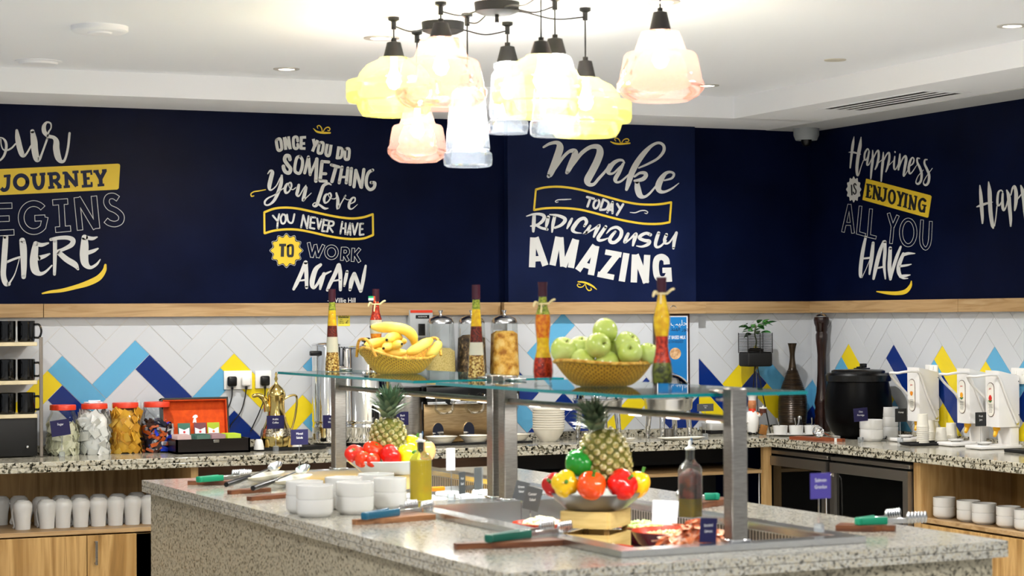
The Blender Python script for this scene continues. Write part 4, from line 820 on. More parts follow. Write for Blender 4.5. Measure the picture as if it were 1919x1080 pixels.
for k, (px, M, fill) in enumerate(((822, M_cc, 657), (884, M_gr, 633), (951, M_cf, 626))):
    X = (px-884)*u; z = lambda py: (834-py)*u
    c = obj('canister', M_clear, lathe([(27*u, z(720)), (27*u, z(712)), (23.5*u, z(612))], 36, .12), parent=t); c.location = (X, -.005, 0)
    g = obj('cereal_fill', M, lathe([(0, z(724)), (25.6*u, z(724)), (26*u, z(712)), ((23.2+.028*(fill-612))*u, z(fill+6)), ((15+.03*(fill-612))*u, z(fill)), (0, z(fill-1))], 32, .12), parent=t); g.location = (X, -.005, 0); g['kind'] = 'stuff'
    l = obj('lid', M_steelw, lathe([(23*u, z(612)), (24.6*u, z(612)), (24.6*u, z(608)), (21*u, z(602)), (12*u, z(597.5)), (3.5*u, z(596)), (2*u, z(593)), (4.5*u, z(587.5)), (5*u, z(586.5)), (0, z(587.5))], 32), parent=t); l.location = (X, -.005, 0)
    s_ = obj('spout', M_clear, lathe([(17*u, z(742)), (20*u, z(748)), (20*u, z(770)), (15*u, z(778)), (9*u, z(780))], 28), parent=t); s_.location = (X, -.052, 0)
    w2 = obj('portion_wheel', M_black, rx(cyl(11*u, -.03, .0, 20), pi/2), parent=t); w2.location = (X+14*u, -.045, z(752)); obj('turn_knob', M_steelw, rbox(0, -.035, 0, .012, .02, .05, .004), parent=w2)
    ch = obj('chute_arch', M_chrome, rx(prism([(-11*u, 0), (-11*u, 22*u)]+[(11*u*cos(pi-pi*j/10), 22*u+15*u*sin(pi-pi*j/10)) for j in range(1, 10)]+[(11*u, 22*u), (11*u, 0)], -.004, .006), pi/2), parent=t); ch.location = (X-4*u, .016, 0.002)
    label3d('Open', .016, M_txt, t, (X+14*u, -.082, z(758)), (pi/2, 0, 0), ext=.0002)
Pd = bx(892, -.31)
tr = tag(obj('bar_mat', M_blackm, rbox(0, 0, .003, 208*u, .145, .006, .002, 1), rbox(0, -.07, .006, 208*u, .004, .012, .001, 1), loc=Pd), 'long black bar mat under the three cereal spouts', 'mat')
def bowl_obj(name, label, cat, loc, R, h, M, group=None, foot=.5, lip=.0):
    o = obj(name, M, lathe([(0, .0), (R*foot, 0), (R*foot*1.05, .004), (R*.86, h*.55), (R*.955, h*.875), (R, h*.9), (R+lip, h), (R-.003, h), (R*.84, h*.56), (R*foot*.9, .008), (0, .007)], 36), loc=loc)
    return tag(o, label, cat, group)
for px, lab in ((827, 'white bowl under the left cereal spout'), (890, 'white bowl under the middle cereal spout'), (965, 'white bowl under the right cereal spout')):
    Q, u2 = base(px, 833); bowl_obj('cereal_bowl', lab, 'bowl', bx(px, Pd.y-.006, .9065), 29*u2, 14*u2, M_ivory, 'bowls under the cereal dispenser', .62, .004)
# ---- stack of white bowls by the pillar
Q, u = base(1028, 829); Q = bx(1028, Q.y+.045)
for k in range(9):
    lab = ['lowest', 'second', 'third', 'fourth', 'fifth', 'sixth', 'seventh', 'eighth', 'topmost'][k]+' bowl of the tall white stack by the pillar'
    bowl_obj('soup_bowl', lab, 'bowl', (Q.x+.0006*(k % 3), Q.y, .9+k*4.45*u+.0002), 30.5*u, 27*u, M_ivory, 'white bowls stacked by the pillar', .5, .001)
# ---- roll top chafing dishes
def chafer(label, px, pyb):
    P, u = base(px, pyb); P = bx(px, P.y+.085); R = 46*u
    t = thing('chafing_dish', label, 'chafing dish', P)
    zb = 52*u
    obj('water_pan', M_steelw, lathe([(0, zb), (R*.9, zb), (R*.97, zb+.01), (R, zb+.06), (R*1.04, zb+.066), (R*1.04, zb+.074), (R*.96, zb+.074), (0, zb+.07)], 44), parent=t)
    d = obj('roll_top_lid', M_chrome, lathe([(R*1.0, zb+.076)]+[(R*cos(pi/2*k/14), zb+.076+R*.98*sin(pi/2*k/14)) for k in range(1, 14)]+[(0, zb+.076+R*.98)], 44), parent=t)
    obj('lid_seam', M_steel, tube([(R*1.004*cos(a)*1, -R*1.004*sin(a)*.0-R*.02, zb+.076+R*.985*sin(a)) for a in [pi*k/24 for k in range(25)]], .0022, 6), parent=d)
    obj('side_knob', M_chrome, mv(ball(.014, n=14), (R*1.12, 0, zb+.09)), tube([(R*.98, 0, zb+.09), (R*1.1, 0, zb+.09)], .006, 8), parent=t)
    for a in (-2.35, -.79, .79, 2.35):
        x, y = R*.8*cos(a), R*.8*sin(a)
        obj('leg', M_chrome, tube(crv([(x, y, zb+.03), (x*1.08, y*1.08, zb*.6), (x*1.12, y*1.12, zb*.3), (x*1.12, y*1.12, 0)], 4), [.016]*4+[.0145]*4+[.012]*4+[.010], 12), parent=t)
    obj('fuel_burner', M_steel, cyl(.03, .0, .05, 20), parent=t)
    return t
chafer('chrome roll top chafing dish in front of the blue clipboard', 1253, 823)
chafer('chrome roll top chafing dish behind the apple basket', 1121, 826)
def oblong(label, x0, x1, pyb, group):
    Q, u = base((x0+x1)/2, pyb); a = (x1-x0)/2*u
    return tag(obj('oblong_plate', M_ivory, lathe([(0, .001), (a*.7, .001), (a, .014), (a*1.0, .016), (a*.7, .006), (0, .005)], 36, .15, sy=.35), loc=bx((x0+x1)/2, Q.y+.03)), label, 'plate', group)
oblong('long white plate in front of the right chafing dish', 1228, 1326, 826, 'white plates before the chafing dishes'); oblong('small white plate between the two chafing dishes', 1150, 1192, 828, 'white plates before the chafing dishes')
sign('grey acrylic card before the square white dish near the pillar', M_greyc, 1304, 1339, 757, 771, 1322, 822, ['Coconut', 'Milk'])
Q, u = base(1344, 812); Q = bx(1344, -.10)
tag(obj('slate_block', M_blackm, rbox(0, 0, .010, 46*u, .10, .020, .003), loc=(Q.x, Q.y, .9)), 'low black slate block under the square white dish', 'stand')
tag(obj('square_dish', M_ceram, lathe([(0, .0), (.05, 0), (.056, .006), (.06, .04), (.0565, .04), (.051, .008), (0, .006)], 40, .6), loc=(Q.x-.02, Q.y, .9205)), 'square white dish on black slate behind the steel post', 'dish')
# ---- clipboard on the pillar
A = on_y(1260, 671, -.06); u = upp(A)
t = thing('clipboard', 'dark wooden clipboard with a blue coconut milk sheet on the pillar', 'clipboard', A)
obj('board', noise_mat('walnut', [(.3, '#2c1710'), (.7, '#472719')], (1, 8, 8), 3, 3, .5), rbox(0, .004, 0, 75*u, .008, 182*u, .003), parent=t)
s_ = obj('sheet', mat('white_card'), box(0, -.0006, -4*u, 66*u, .0008, 166*u), parent=t); M_cy = mat('sheet_blue', '#1173b7', .5)
obj('blue_panel', M_cy, box(0, -.0013, -4*u, 61*u, .0006, 161*u), parent=s_)
obj('clip', M_black, rbox(0, -.005, 86*u, 46*u, .008, 9*u, .003), rbox(0, -.006, 92*u, 24*u, .01, 14*u, .005), parent=t)
obj('clip_lever', M_chrome, tube(crv([(-.02, -.012, 90*u), (-.012, -.016, 97*u), (.012, -.016, 97*u), (.02, -.012, 90*u)], 4), .002, 6), parent=t)
AR = 'ﺐﻴﻠﺣ'
label3d(AR, 15*u, M_txt, s_, (14*u, -.0018, 65*u), (pi/2, 0, 0), ext=.0001); label3d('ﺪﻨﻬﻟﺍ ﺯﻮﺟ', 11*u, M_blackc, s_, (16*u, -.0018, 54*u), (pi/2, 0, 0), ext=.0001)
label3d('COCONUT BASED MILK', 9*u, M_txt, s_, (-2*u, -.0018, 38*u), (pi/2, 0, 0), sx=.62, ext=.0001, bold=.0004); label3d('AVAILABLE ON REQUEST', 7*u, M_blackc, s_, (-1*u, -.0018, 30*u), (pi/2, 0, 0), sx=.62, ext=.0001)
obj('coconut_print', noise_mat('print_tan', [(.4, '#b98a5a'), (.6, '#d9b58c')], (1, 1, 1), 2, 40, .6), rx(prism([(12*u*cos(2*pi*k/24)+6*u, 11*u*sin(2*pi*k/24)+8*u) for k in range(24)], .0017, .002), pi/2), parent=s_)
# ---- plant on tripod
P = bx(1417, -.17); u = upp(P); z = lambda py: zpx(P, py)-.9
t = thing('plant_stand', 'black tripod stand with a wire cage pot holding a small plant', 'plant stand', P, 0)
pw_, by = 27*u, .055
obj('pot', M_blackm, rbox(0, 0, z(673.5), 2*pw_, 2*by, 27*u, .012, 3), parent=t)
ring_ = [(sx_*(pw_-.002), sy_*(by-.002)) for sx_, sy_ in ((-1, -1), (1, -1), (1, 1), (-1, 1))]
cage = obj('wire_cage', M_black, *[tube([(x, y, z(660-k*2.6)) for x, y in ring_], .0017, 5, closed=True) for k in range(14)], *[tube([(x, y, z(662)), (x, y, z(624))], .0024, 6) for x, y in ring_], tube([(0, -by+.002, z(662)), (0, -by+.002, z(624))], .0024, 6), parent=t)
for a in (-1.9, -.35, 1.5):
    ex, ey = 26*u*cos(a)*1.05, 26*u*sin(a)*1.0
    obj('leg', M_black, tube([(ex*.12, ey*.12, z(686)), (ex, ey, 0)], .0036, 8), parent=t)
obj('brace_ring', M_black, tube([(8*u*cos(2*pi*k/16), 8*u*sin(2*pi*k/16), z(772)) for k in range(16)], .002, 6, closed=True), parent=t)
P2 = Vector((P.x, P.y, .9+z(659)))
pl = thing('potted_plant', 'small green leafy plant growing in the black wire cage pot', 'plant', P2)
obj('root_ball', noise_mat('soil', [(.3, '#0c0907'), (.7, '#241a12')], (1, 1, 1), 3, 60, .9, .5), lathe([(0, .0), (.045, 0), (.045, .012), (.02, .022), (0, .022)], 20), parent=pl)
obj('stem', mat('stem_green', '#3c4a22', .6), tube(crv([(0, 0, .01), (.006, 0, .06), (-.004, 0, .10), (.004, 0, .15)], 4), .004, 8), parent=pl)
rnd = random.Random(3); lv = []
M_leaf = noise_mat('leaf_green', [(.3, '#123a18'), (.7, '#3f7d3a')], (1, 1, 1), 2, 14, .35)
for k in range(30):
    a = rnd.random()*2*pi; el = rnd.uniform(.0, 1.2); L = rnd.uniform(.045, .07); h0 = rnd.uniform(.095, .165)
    c = Vector((cos(a)*.05*rnd.uniform(.2, 1.25), sin(a)*.045*rnd.uniform(.2, 1.1), h0))
    V = []
    for i in range(7):
        s = i/6; wd = .016*sin(pi*min(1, s*.96+.02))**.8; V += [(s*L, -wd, -.012*s*s+.004*abs(wd)/.016), (s*L, 0, -.012*s*s), (s*L, wd, -.012*s*s+.004*abs(wd)/.016)]
    F = [(3*i+j, 3*i+j+1, 3*i+j+4, 3*i+j+3) for i in range(6) for j in range(2)]
    lv.append(tf((V, F), Matrix.Translation(c) @ Matrix.Rotation(a, 4, 'Z') @ Matrix.Rotation(-el*.7+.2, 4, 'Y') @ Matrix.Rotation(rnd.uniform(-.6, .6), 4, 'X')))
lf = obj('foliage', M_leaf, *lv, parent=pl); lf['kind'] = 'stuff'
# ---- chef figurine
P, u = base(1410, 810); P = bx(1410, -.30); z = lambda py: (812-py)*u
t = thing('chef_figurine', 'small chef figurine in white with red scarf holding a cake', 'figurine', P, -.25)
M_skin = mat('figurine_skin', '#b9764a', .5); M_wc = mat('figurine_white', '#e6e4df', .5)
obj('figure', M_skin, lathe([(0, z(768)), (5*u, z(767)), (7*u, z(762)), (8*u, z(756)), (7*u, z(749)), (4*u, z(745.5)), (0, z(745))], 18), mv(ball(2*u, n=10), (0, -8*u, z(757))), tube(crv([(8*u, -2*u, z(772)), (13*u, -6*u, z(776)), (16*u, -9*u, z(772))], 3), 2.6*u, 8), parent=t)
obj('jacket', M_wc, lathe([(0, z(808)), (9*u, z(808)), (11*u, z(800)), (12.5*u, z(788)), (11.5*u, z(778)), (8.5*u, z(771)), (4.5*u, z(767)), (0, z(767))], 22), tube(crv([(8*u, -1*u, z(772)), (11*u, -4*u, z(777)), (14*u, -7*u, z(774))], 3), 3.2*u, 8), tube(crv([(-8*u, -1*u, z(772)), (-13*u, -3*u, z(782)), (-11*u, -6*u, z(790))], 3), 3.2*u, 8), parent=t)
obj('hat', M_wc, lathe([(7*u, z(749)), (7.4*u, z(744)), (9*u, z(741)), (10*u, z(736)), (8*u, z(731)), (0, z(730))], 20), parent=t)
obj('scarf', M_red, lathe([(4.5*u, z(769)), (7*u, z(768)), (6.5*u, z(764)), (4.5*u, z(764))], 18), mv(rbox(0, -7*u, 0, 4*u, 2*u, 5*u, .002), (0, 0, z(770))), parent=t)
obj('shoe', M_black, mv(sc3(ball(1, n=12), 5*u, 7*u, 3.2*u), (-5*u, -3*u, 3*u)), parent=t); obj('shoe', M_black, mv(sc3(ball(1, n=12), 5*u, 7*u, 3.2*u), (5*u, -3*u, 3*u)), parent=t)
ck = obj('cake', mat('choc', '#4a1f12', .5), mv(cyl(6.5*u, 0, 8*u, 20), (18*u, -9*u, z(772))), parent=t); obj('icing', M_wc, mv(cyl(6.9*u, 0, 2.6*u, 20), (18*u, -9*u, z(764))), mv(ball(1.8*u, n=8), (18*u, -9*u, z(760.5))), parent=ck)
obj('sack', mat('sack_brown', '#8a5a22', .7), tf(rbox(0, 0, 9*u, 13*u, 8*u, 18*u, .003), Matrix.Translation((17*u, -5*u, .001)) @ Matrix.Rotation(.25, 4, 'Y')), parent=t)
# ---- brown ribbed vase, pepper mill
P = bx(1486, -.12); u = upp(P); z = lambda py: zpx(P, py)-.9
M_vase = noise_mat('bronze_glaze', [(.3, '#17100b'), (.7, '#3b2c1b')], (1, 1, 8), 3, 6, .3, 0, metal=.35)
pr = [(0, 0), (24*u, 0), (25*u, z(797))]
cv = crv([(25.5, 792), (27, 776), (27, 758), (25.5, 742), (20.5, 724), (14.5, 708), (9.5, 694)], 10)
for i, (r, y) in enumerate(cv): pr.append(((r+(.55 if i % 2 else -.35))*u, z(y)))
pr += [(r*u, z(y)) for r, y in crv([(7.5, 690), (5.2, 675), (4.8, 664), (6.5, 652), (8.8, 643.5)], 5)]+[(7.8*u, z(643.5)), (4*u, z(668)), (0, z(680))]
tag(obj('vase', M_vase, lathe(pr, 48), loc=P, ang=25), 'dark brown ribbed vase with a narrow neck in the corner', 'vase')
P, u = base(1541, 812); P = on_x(1541, 800, -.066); P.z = .9; u = upp(P); z = lambda py: zpx(P, py)-.9
M_mill = noise_mat('mill_wood', [(.3, '#150a07'), (.7, '#2c1611')], (6, 6, 1), 4, 8, .22)
t = thing('pepper_mill', 'very tall dark turned wooden pepper mill in the corner', 'pepper mill', P)
obj('body', M_mill, lathe([(0, 0), (15*u, 0), (15.5*u, z(804)), (13*u, z(797)), (15*u, z(788)), (13.2*u, z(779)), (14.6*u, z(772)), (12.6*u, z(764)), (14.4*u, z(756)), (13*u, z(748)), (10.6*u, z(735)), (8.6*u, z(700)), (8.2*u, z(665)), (9.6*u, z(648)), (11*u, z(636)), (11*u, z(627)), (9.6*u, z(624)), (9.6*u, z(622)), (0, z(622))], 36), parent=t)
obj('head', M_mill, lathe([(9.4*u, z(622)), (10.8*u, z(620)), (11.4*u, z(612)), (13.6*u, z(607)), (14.6*u, z(600)), (13.4*u, z(594.5)), (0, z(593.5))], 36), parent=t)
c = obj('cap', M_steelw, lathe([(11.5*u, z(594)), (11.5*u, z(593)), (8*u, z(590)), (2*u, z(588)), (0, z(588))], 28), parent=t); obj('finial', M_chrome, mv(ball(1.8*u, n=10), (0, 0, z(585.5))), parent=c)
# ================================================================ THINGS ON AND UNDER THE RIGHT COUNTER
P, u = base(1503, 818); P = Vector((P.x, P.y+.05, .9)); a_ = 58*u
pl = tag(obj('oval_plate', M_ceram, lathe([(0, .001), (a_*.6, .001), (a_, .010), (a_*1.0, .0125), (a_*.62, .005), (0, .004)], 44, sy=.42), loc=P, rot=-.35), 'oval white plate under the three condiment pots', 'plate')
CM = []
for k, (px, lab) in enumerate(((1471, 'white condiment pot with a spoon, left of the three'), (1501, 'white condiment pot with spoons, middle of the three'), (1530, 'white condiment pot with a spoon, beside the ladle'))):
    X = (px-1503)*u; L = Vector((P.x+X*.94, P.y-X*.34, .9055))
    t = thing('condiment_pot', lab, 'pot', L, 0, 'condiment pots on the oval plate')
    obj('body', M_ceram, lathe([(0, .0), (.034, 0), (.037, .005), (.041, .052), (.0385, .052), (.034, .007), (0, .006)], 30), parent=t)
    for j in range((1, 2, 1)[k]):
        s = thing('teaspoon', 'steel teaspoon standing in the %s condiment pot%s' % (('left', 'middle', 'right')[k], (', leaning right', '')[j] if k == 1 else ''), 'spoon', (L.x+.004, L.y+.006, L.z+.022), .4*j)
        obj('handle', M_steelw, tube([(0, 0, 0), (-.012+.03*j+.008*k, .002, .045), (-.02+.045*j+.012*k, .004, .072)], [.0022, .0028, .0045], 8), parent=s)
P, u = base(1509, 812); P.y += .09
t = thing('pepper_shaker', 'small dark glass pepper shaker behind the condiment pots', 'shaker', (P.x, P.y-.03, .9))
obj('body', M_black, lathe([(0, 0), (.018, 0), (.018, .05), (.012, .075), (0, .075)], 20), parent=t); obj('top', M_steelw, lathe([(.012, .075), (.0125, .088), (.008, .095), (0, .096)], 20), parent=t)
def paddle(name, label, A, B, w_, th, M, hole=True, z=.9):
    """wooden board with a short handle; A handle end, B far end (floor positions)"""
    A, B = Vector((A.x, A.y, z)), Vector((B.x, B.y, z)); d = B-A; L = d.length; hw = w_/2
    pts = [(0, -.013), (.0, .013), (L*.22, .015), (L*.34, hw*.9), (L*.40, hw), (L-.004, hw), (L, hw-.004), (L, -hw+.004), (L-.004, -hw), (L*.40, -hw), (L*.34, -hw*.9), (L*.22, -.015)]
    t = thing(name, label, 'board', A, math.atan2(d.y, d.x)); obj('board', M, prism(pts, 0, th), parent=t, ang=25); return t, L
M_bd = noise_mat('board_wood', [(.3, '#3a1c0f'), (.55, '#6b3d22'), (.75, '#8a5632')], (2, 14, 14), 4, 3, .45)
M_bdr = noise_mat('board_redwood', [(.3, '#5a2410'), (.6, '#8a4423'), (.8, '#a0562f')], (2, 14, 14), 4, 3, .4)
M_bdl = noise_mat('board_light', [(.3, '#6b4227'), (.55, '#9c6a44'), (.75, '#b58560')], (2, 14, 14), 4, 3, .45)
bt, L_ = paddle('serving_board', 'reddish wooden board with the ladle on it in front of condiment plate', at(1581, 828.5), at(1488, 823.5), .085, .017, M_bdr)
obj('white_band', M_ceram, box(.042, 0, .0088, .016, .032, .0205), parent=bt)
Pb = at(1531, 823, .918); t = thing('ladle', 'steel ladle lying on the reddish wooden board, bowl facing out', 'ladle', Pb, 0)
obj('bowl', M_chrome, tf(lathe([(0, -.018)]+[(.033*sin(pi/2*k/8), -.018+.02*(1-cos(pi/2*k/8))+.002*k) for k in range(1, 9)]+[(.031, .017)]+[(.031*sin(pi/2*k/8), -.015+.02*(1-cos(pi/2*k/8))+.002*k) for k in range(7, 0, -1)]+[(0, -.015)], 30), Matrix.Translation((0, 0, .032)) @ Matrix.Rotation(1.15, 4, 'X')), parent=t)
obj('handle', M_chrome, tube(crv([(.03, -.004, .04), (.06, .02, .028), (.12, .05, .012), (.18, .06, .0035)], 5), .004, 8), parent=t)
# soup kettle
P = on_x(1609, 800, -.235); P.z = .9; u = upp(P); z = lambda py: (820-py)*u
t = thing('soup_kettle', 'large black soup kettle with hinged lid on the right counter', 'soup kettle', P, .3)
obj('body', mat('kettle_black', '#020203', .36, spec=.1), lathe([(0, 0), (40*u, 0), (43*u, 4*u), (52*u, 14*u), (61*u, 34*u), (63*u, 58*u), (60.5*u, 88*u), (56*u, 108*u), (0, 108*u)], 48), parent=t)
obj('rim', M_black, lathe([(57*u, 106*u), (61*u, 107*u), (61.5*u, 118*u), (58*u, 122*u), (50*u, 122*u), (0, 122*u)], 48), parent=t)
l = obj('lid', M_black, lathe([(50*u, 122*u), (50*u, 126*u), (46*u, 128*u), (10*u, 129*u), (0, 129*u)], 44), rbox(18*u, 6*u, 129*u, 22*u, 22*u, 4*u, .002), parent=t)
obj('lid_handle', M_black, rbox(-9*u, -14*u, 133*u, 20*u, 5*u, 3*u, .002), rbox(-2*u, -14*u, 136*u, 11*u, 9*u, 8*u, .003), parent=l)
obj('foot', M_black, lathe([(0, -.0005), (40*u, -.0005), (40*u, 3*u), (0, 3*u)], 40), parent=t)
obj('cable', M_black, tube(crv([(30*u, -38*u, 8*u), (8*u, -58*u, 9*u), (-6*u, -70*u, 3*u), (-10*u, -60*u, .006)], 5), .0035, 8), parent=t)
obj('dial', M_black, tf(cyl(7*u, 0, 3*u, 20), Matrix.Translation((0, -56*u, 24*u)) @ Matrix.Rotation(pi/2, 4, 'X')), parent=t)
sign('dark navy oats porridge card in front of the black soup kettle', M_navyc, 1597, 1628, 765, 790, 1613, 829, ['Oats', 'Porridge'], tilt=-.06)
def stackb(name, cat, px, pyb, W, n, step, labs, grp, M=M_ceram, z=.9, dy=None, hpx=None):
    Q, u = base(px, pyb, z); R = W*u/2; Q.y += R if dy is None else dy; h = (hpx or step)*u*1.22
    for k in range(n):
        o = obj(name, M, lathe([(0, .0005), (R*.78, .0005), (R*.81, .003), (R*.90, h*.11), (R*.955, h*.21), (R, h*.29), (R, h*.985), (R-.0015, h*.996), (R-.0035, h*.99), (R*.945, h*.3), (R*.76, h*.1), (0, h*.09)], 44), loc=(Q.x, Q.y, z+k*step*u))
        tag(o, labs[k], cat, grp)
    return Q, u
stackb('soup_bowl', 'bowl', 1641, 828, 44, 2, 18.5, ['lower of two white bowls in front of the black soup kettle', 'upper of two white bowls in front of the black soup kettle'], 'white bowls by the soup kettle', dy=.04)
stackb('soup_bowl', 'bowl', 1686, 825, 43, 3, 19, ['lowest of three white bowls stacked behind the honey card', 'middle of three white bowls stacked behind the honey card', 'topmost of three white bowls stacked behind the honey card'], 'white bowls by the soup kettle', dy=.12)
sign('small black honey card before the tallest white bowl stack', M_blackc, 1675, 1701, 766, 791, 1687, 830, ['عسل'[::-1] if False else 'Honey'], cube=False)
# jam and honey dispensers
M_disp = mat('dispenser_white', '#e3e1de', .3); M_orn = mat('nozzle_amber', '#e8ab14', .3)
def pill(w_, h_, n=10):
    r = w_/2; return [(r*cos(pi*k/n), h_/2-r+r*sin(pi*k/n)) for k in range(n+1)]+[(r*cos(pi+pi*k/n), -h_/2+r+r*sin(pi+pi*k/n)) for k in range(n+1)]
def dispenser(label, px_front, py_base, top, bot, fruit, s_=1.0):
    Q = at(px_front, py_base); u = upp(Q); X0 = Q.x; Y0 = Q.y
    t = thing('jam_dispenser', label, 'dispenser', (X0+.02, Y0+.02, .9), 0)
    zt, zb_ = (py_base-top)*u, (py_base-bot)*u; Wd, Dp = .118, .125
    # body: rounded front towards -x
    pts = [(0, .047), (.012, .059), (Dp, .059), (Dp, -.059), (.022, -.059), (.006, -.053), (0, -.04)]
    b_ = obj('body', M_disp, prism(pts, zb_, zt), parent=t)
    V = b_.data.vertices
    for v in V:
        if v.co.z > zt-.001: v.co.z -= v.co.x*.22
    obj('stand', M_disp, rbox(Dp-.024, -.0, zb_/2, .05, .105, zb_, .003), parent=t)
    pb = obj('base_plate', M_disp, rbox(.01, 0, .011, .25, .135, .018, .006), parent=t); obj('rubber_foot', M_black, box(.01, 0, .001, .2, .11, .002), parent=pb)
    lp = obj('label_panel', mat('label_cream', '#e9e5da', .4), tf(prism(pill(.052, .165), 0, .004), Matrix.Translation((-.0005, .002, (zt+zb_)/2-.005)) @ Matrix.Rotation(-pi/2, 4, 'Y') @ Matrix.Rotation(pi/2, 4, 'Z') @ Matrix.Rotation(0, 4, 'Z')), parent=t)
    ed = obj('panel_shadow_edge', mat('choc', '#4a1f12', .5), tf(prism(pill(.057, .171), 0, .002), Matrix.Translation((-.0002, .003, (zt+zb_)/2-.005)) @ Matrix.Rotation(-pi/2, 4, 'Y') @ Matrix.Rotation(pi/2, 4, 'Z')), parent=lp)
    zc = (zt+zb_)/2
    fm = Matrix.Translation((-.0052, .002, zc+.004)) @ Matrix.Rotation(-pi/2, 4, 'Y') @ Matrix.Rotation(pi/2, 4, 'Z')
    if fruit == 'honey': fr = obj('fruit_print', mat('honey_print', '#d9851a', .5), tf(prism([(x*.011, y*.011) for x, y in ((-1.2, -.4), (-.6, -1), (.8, -1), (1.3, -.2), (.9, .6), (0, 1.2), (-.8, .6))], 0, .0006), fm), parent=lp)
    elif fruit == 'apricot': fr = obj('fruit_print', mat('apricot_print', '#eaa21d', .5), tf(prism([(.012*cos(2*pi*k/20), .014*sin(2*pi*k/20)) for k in range(20)], 0, .0006), fm), parent=lp)
    else: fr = obj('fruit_print', mat('berry_print', '#c9261f', .5), tf(prism([(.013*cos(2*pi*k/20)*(1-.3*max(0, -sin(2*pi*k/20))), .015*sin(2*pi*k/20)) for k in range(20)], 0, .0006), fm), parent=lp)
    if fruit != 'honey': obj('leaf_print', M_leaf, tf(prism([(-.016, .012), (-.006, .011), (0, .016), (.006, .011), (.018, .015), (.008, .019), (0, .024), (-.008, .019)], 0, .0008), fm), parent=fr)
    R3 = (pi/2, 0, -pi/2)
    label3d('d\'arbo' if False else 'jam', .014, mat('berry_print', '#c9261f', .5), lp, (-.0054, .003, zc+.05), R3, ext=.0001, shear=.2)
    for k in range(6): obj('text_line', M_greyc, box(-.0046, .002, zc-.03-.0075*k, .0004, .03-.004*(k % 2), .002), parent=lp)
    nz = obj('nozzle', M_orn, mv(cyl(.018, -.018, 0, 18), (.03, 0, zb_)), tube([(.03, 0, zb_-.014), (.018, -.006, zb_-.034), (.008, -.012, zb_-.046)], [.012, .011, .008], 10), parent=t)
    for sy_ in (-1, 1):
        pass
    lv = obj('lever', M_disp, tube(crv([(Dp-.02, -.068, zb_+.02), (.05, -.068, zb_+.13), (.0, -.066, zt-.035), (-.035, -.063, zt-.02), (-.09, -.055, zt-.022), (-.112, -.03, zt-.028), (-.112, .03, zt-.028), (-.10, .055, zt-.036), (-.07, .063, zt-.07), (.02, .066, zb_+.13), (Dp-.03, .066, zb_+.02)], 5), .0070, 10), parent=t)
    obj('pivot', M_steelw, tf(cyl(.009, -.006, .004, 14), Matrix.Translation((Dp-.02, -.066, zb_+.02)) @ Matrix.Rotation(pi/2, 4, 'X')), parent=t)
    obj('screw', M_greyc, mv(ball(.003, n=8), (Dp-.004, -.059, zt-.055)), mv(ball(.003, n=8), (Dp-.004, -.059, zb_+.06)), parent=t)
    dsh = tag(obj('small_dish', M_ceram, lathe([(0, .0), (.022, 0), (.04, .012), (.0405, .014), (.038, .0135), (.02, .003), (0, .003)], 30), loc=(X0-.025, Y0+.02, .9205)), 'small white dish on the base of the %s dispenser' % fruit, 'dish', 'dishes under the dispensers')
    return t
dispenser('white honey dispenser with lever, nearest to the bowls', 1709, 828, 689, 790, 'honey')
dispenser('white apricot jam dispenser with lever, middle of the three', 1803, 836, 691, 794, 'apricot')
dispenser('white strawberry jam dispenser with lever, rightmost of the three', 1857, 842, 695, 801, 'strawberry')
# paper cups on a black tray
Q1, Q2 = at(1703, 836), at(1790, 834); Pm = (Q1+Q2)/2; u = upp(Pm); d = Q2-Q1
tray = tag(obj('cup_tray', M_blackm, rbox(0, 0, .004, d.length, .13, .006, .003), *[rbox(x, y, .009, a, b, .008, .002) for x, y, a, b in ((0, .063, d.length, .006), (0, -.063, d.length, .006), (d.length/2, 0, .006, .13), (-d.length/2, 0, .006, .13))], loc=(Pm.x, Pm.y+.03, .9), rot=math.atan2(d.y, d.x)), 'black tray of paper cups before the dispensers', 'tray')
cup0 = None; M_cup = mat('paper_cup', '#e6e2d6', .6)
def cup(loc, label):
    global cup0
    if cup0 is None:
        cup0 = obj('paper_cup', M_cup, lathe([(.0305, .001), (.033, .0), (.033, .004), (.0305, .004), (.025, .064), (.025, .066), (.0235, .066), (.0235, .062), (0, .062)], 24), loc=loc); return tag(cup0, label, 'paper cup', 'paper cups on the black tray')
    c = cup0.copy(); COL.objects.link(c); c.location = loc; c['label'] = label
words = ['lowest', 'second', 'third', 'fourth', 'fifth', 'sixth', 'seventh', 'eighth', 'ninth', 'topmost']
for (px, py, n, dy, nm) in ((1732, 833, 9, .012, 'leftmost front'), (1754, 829, 5, .055, 'second'), (1766, 832, 2, .010, 'middle front'), (1787, 831, 4, .02, 'right front'), (1800, 828, 6, .06, 'rear right')):
    Q, u2 = base(px, py)
    for k in range(n): cup((Q.x, Q.y+dy, .9078+k*.0102), '%s upturned paper cup of the %s stack on the black tray' % (words[k] if k < n-1 else 'topmost', nm))
sign('small black card before the middle white jam dispenser', M_blackc, 1825, 1850, 773, 799, 1838, 842, ['Fruit', 'Jam'])
def rsock(label, x0, x1, y0, y1): return socket(label, x0, x1, y0, y1, [(None, -.2), (None, .2)], 'x')
rsock('white wall socket on the right wall behind the honey dispenser', 1737, 1759, 684, 702); rsock('white wall socket at the right edge above the dark tray', 1898, 1930, 690, 720)
Q, u = base(1925, 850); tag(obj('dark_tray', M_blackm, rbox(0, 0, .008, .16, .18, .016, .004), loc=(Q.x+.04, Q.y+.04, .9)), 'dark tray cut off by the right edge beside the strawberry dispenser', 'tray')
